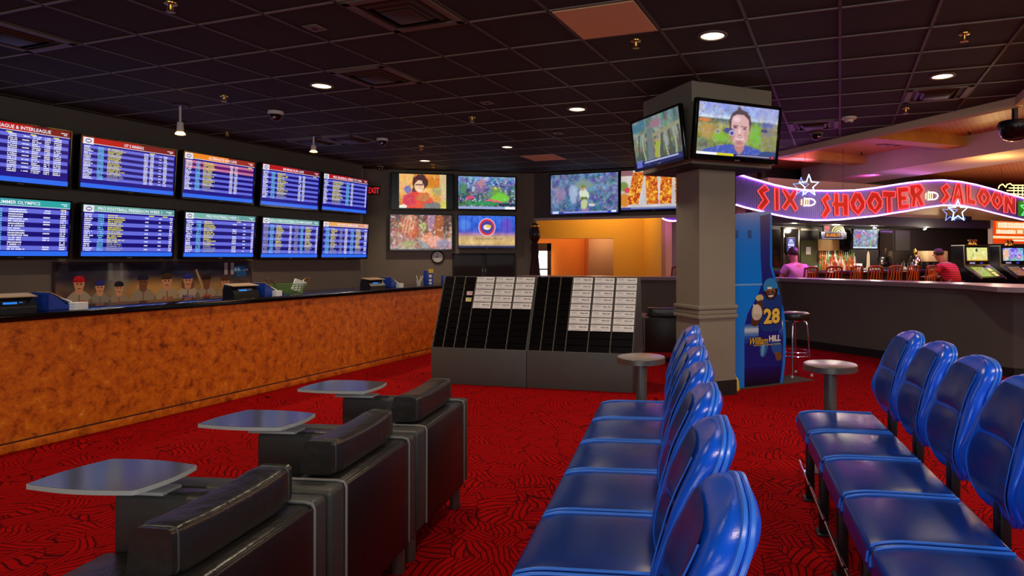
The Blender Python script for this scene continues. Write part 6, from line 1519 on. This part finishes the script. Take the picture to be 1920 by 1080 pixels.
# ================================================================== LIGHT
def lamp(kind, loc, e, col, size=.2, rot=None, spot=None, sy=None):
    l = bpy.data.lights.new('lamp', kind); l.energy = e; l.color = col
    if kind == 'AREA':
        l.size = size
        if sy: l.shape = 'RECTANGLE'; l.size_y = sy
    else: l.shadow_soft_size = size
    if spot: l.spot_size = spot; l.spot_blend = .7
    o = bpy.data.objects.new('lamp', l); COL.objects.link(o); o.location = loc
    if rot: o.rotation_euler = rot
    return o
WARM = (1, .80, .56)
# more downlights of the same grid, outside the frame
for x, y in ((-1.1, 3.9), (-4.3, 4.6), (.6, 1.2), (-2.6, 1.6), (-5.4, 1.4), (2.6, 2.6), (-1.2, -1.2), (-6.6, -1.6), (1.0, -2.2)):
    lamp('SPOT', (x, y, ZC-.03), 70, WARM, .09, None, 2.3)
# amber room, saloon
lamp('POINT', (.0, 14.1, 2.9), 60, (1, .8, .5), .2); lamp('POINT', yb(1120, 15.6).to_3d()+Vector((0, 0, 1.9)), 14, (1, .85, .65), .1); lamp('POINT', (-1.2, 16.4, 2.8), 40, (1, .8, .55), .2)  # the weak recess lamp is added, unseen, to brighten the tan wall
for px, o_, e in ((1490, 1.0, 24), (1568, .8, 40), (1640, .9, 24), (1735, .9, 30), (1800, 1.6, 16), (1870, 3.6, 14)):
    p = barp(px, o_, 2.03); lamp('POINT', p, e, (1, .85, .66), .06)
for loc, e in (((5.7, 5.6, 2.5), 60), ((8.4, 9.2, 2.7), 90), ((10.8, 13.0, 2.7), 60), ((6.4, 10.6, 2.75), 30)):
    lamp('POINT', loc, e, (1, .55, .16), .25)
lamp('SPOT', (5.0, 7.35, 3.3), 90, (1, .5, .12), .06, (0, 0, 0), .75)  # unseen spot added to throw orange on the right end of the ledge
# daylight area at the right, placed after the glints on the blue chairs
lamp('AREA', (4.4, -.7, 2.75), 120, (.86, .92, 1), 2.4, (math.radians(58), 0, math.radians(52)), None, 1.8)
lamp('AREA', (-1.5, -4.4, 2.0), 125, (.95, .98, 1), 5, (math.radians(106), 0, 0), None, 2.0)  # unseen fill added behind the camera to give the ceiling neutral light
# neon glow thrown up on the saloon ceiling, orange lamps further along
for px, py, e, cc in ((1430, 325, 20, (.6, .16, 1)), (1510, 335, 26, (.62, .16, 1)), (1640, 345, 8, (.8, .08, .6)), (1780, 330, 8, (.75, .1, .85))):
    p = on_plane(px, py, sp-sn*.5, sn); lamp('SPOT', p+Vector((0, 0, .1)), e*2.4, cc, .1, Vector((-sn.x*.6, -sn.y*.6, .8)).to_track_quat('-Z', 'Y').to_euler(), 2.0)
for px, py, e, cc in ((1430, 408, 26, (.45, .1, 1)), (1530, 424, 34, (.6, .1, 1)), (1640, 416, 34, (.8, .08, .7)), (1750, 400, 28, (.55, .1, 1)), (1850, 412, 20, (.8, .2, .8))):
    p = on_plane(px, py, sp+sn*.02, sn); lamp('SPOT', p+Vector((0, 0, -.04)), e*1.6, cc, .05, (0, 0, 0), 2.5)
lamp('POINT', at_depth(1262, 420, 12.9), 5, (.55, .12, 1), .08)
w = bpy.data.worlds.new('world'); sc.world = w; w.use_nodes = True
bg = w.node_tree.nodes['Background']; bg.inputs[0].default_value = (.72, .72, .72, 1); bg.inputs[1].default_value = .22

# ================================================================== CAMERA
cam = bpy.data.cameras.new('camera'); co = bpy.data.objects.new('camera', cam); COL.objects.link(co)
co.location = (0, 0, H); co.rotation_euler = (PI/2, 0, 0)
cam.sensor_width = 36; cam.lens = FX/1920*36; cam.shift_x = -(CX-960)/1920; cam.shift_y = -(540-CY)/1920; cam.clip_start = .05
sc.camera = co
sc.view_settings.view_transform = 'Standard'; sc.view_settings.look = 'None'; sc.view_settings.gamma = 1; sc.view_settings.use_curve_mapping = False
sc.view_settings.exposure = 0.0
sc.cycles.use_denoising = True
sc.cycles.max_bounces = 6; sc.cycles.sample_clamp_indirect = 4
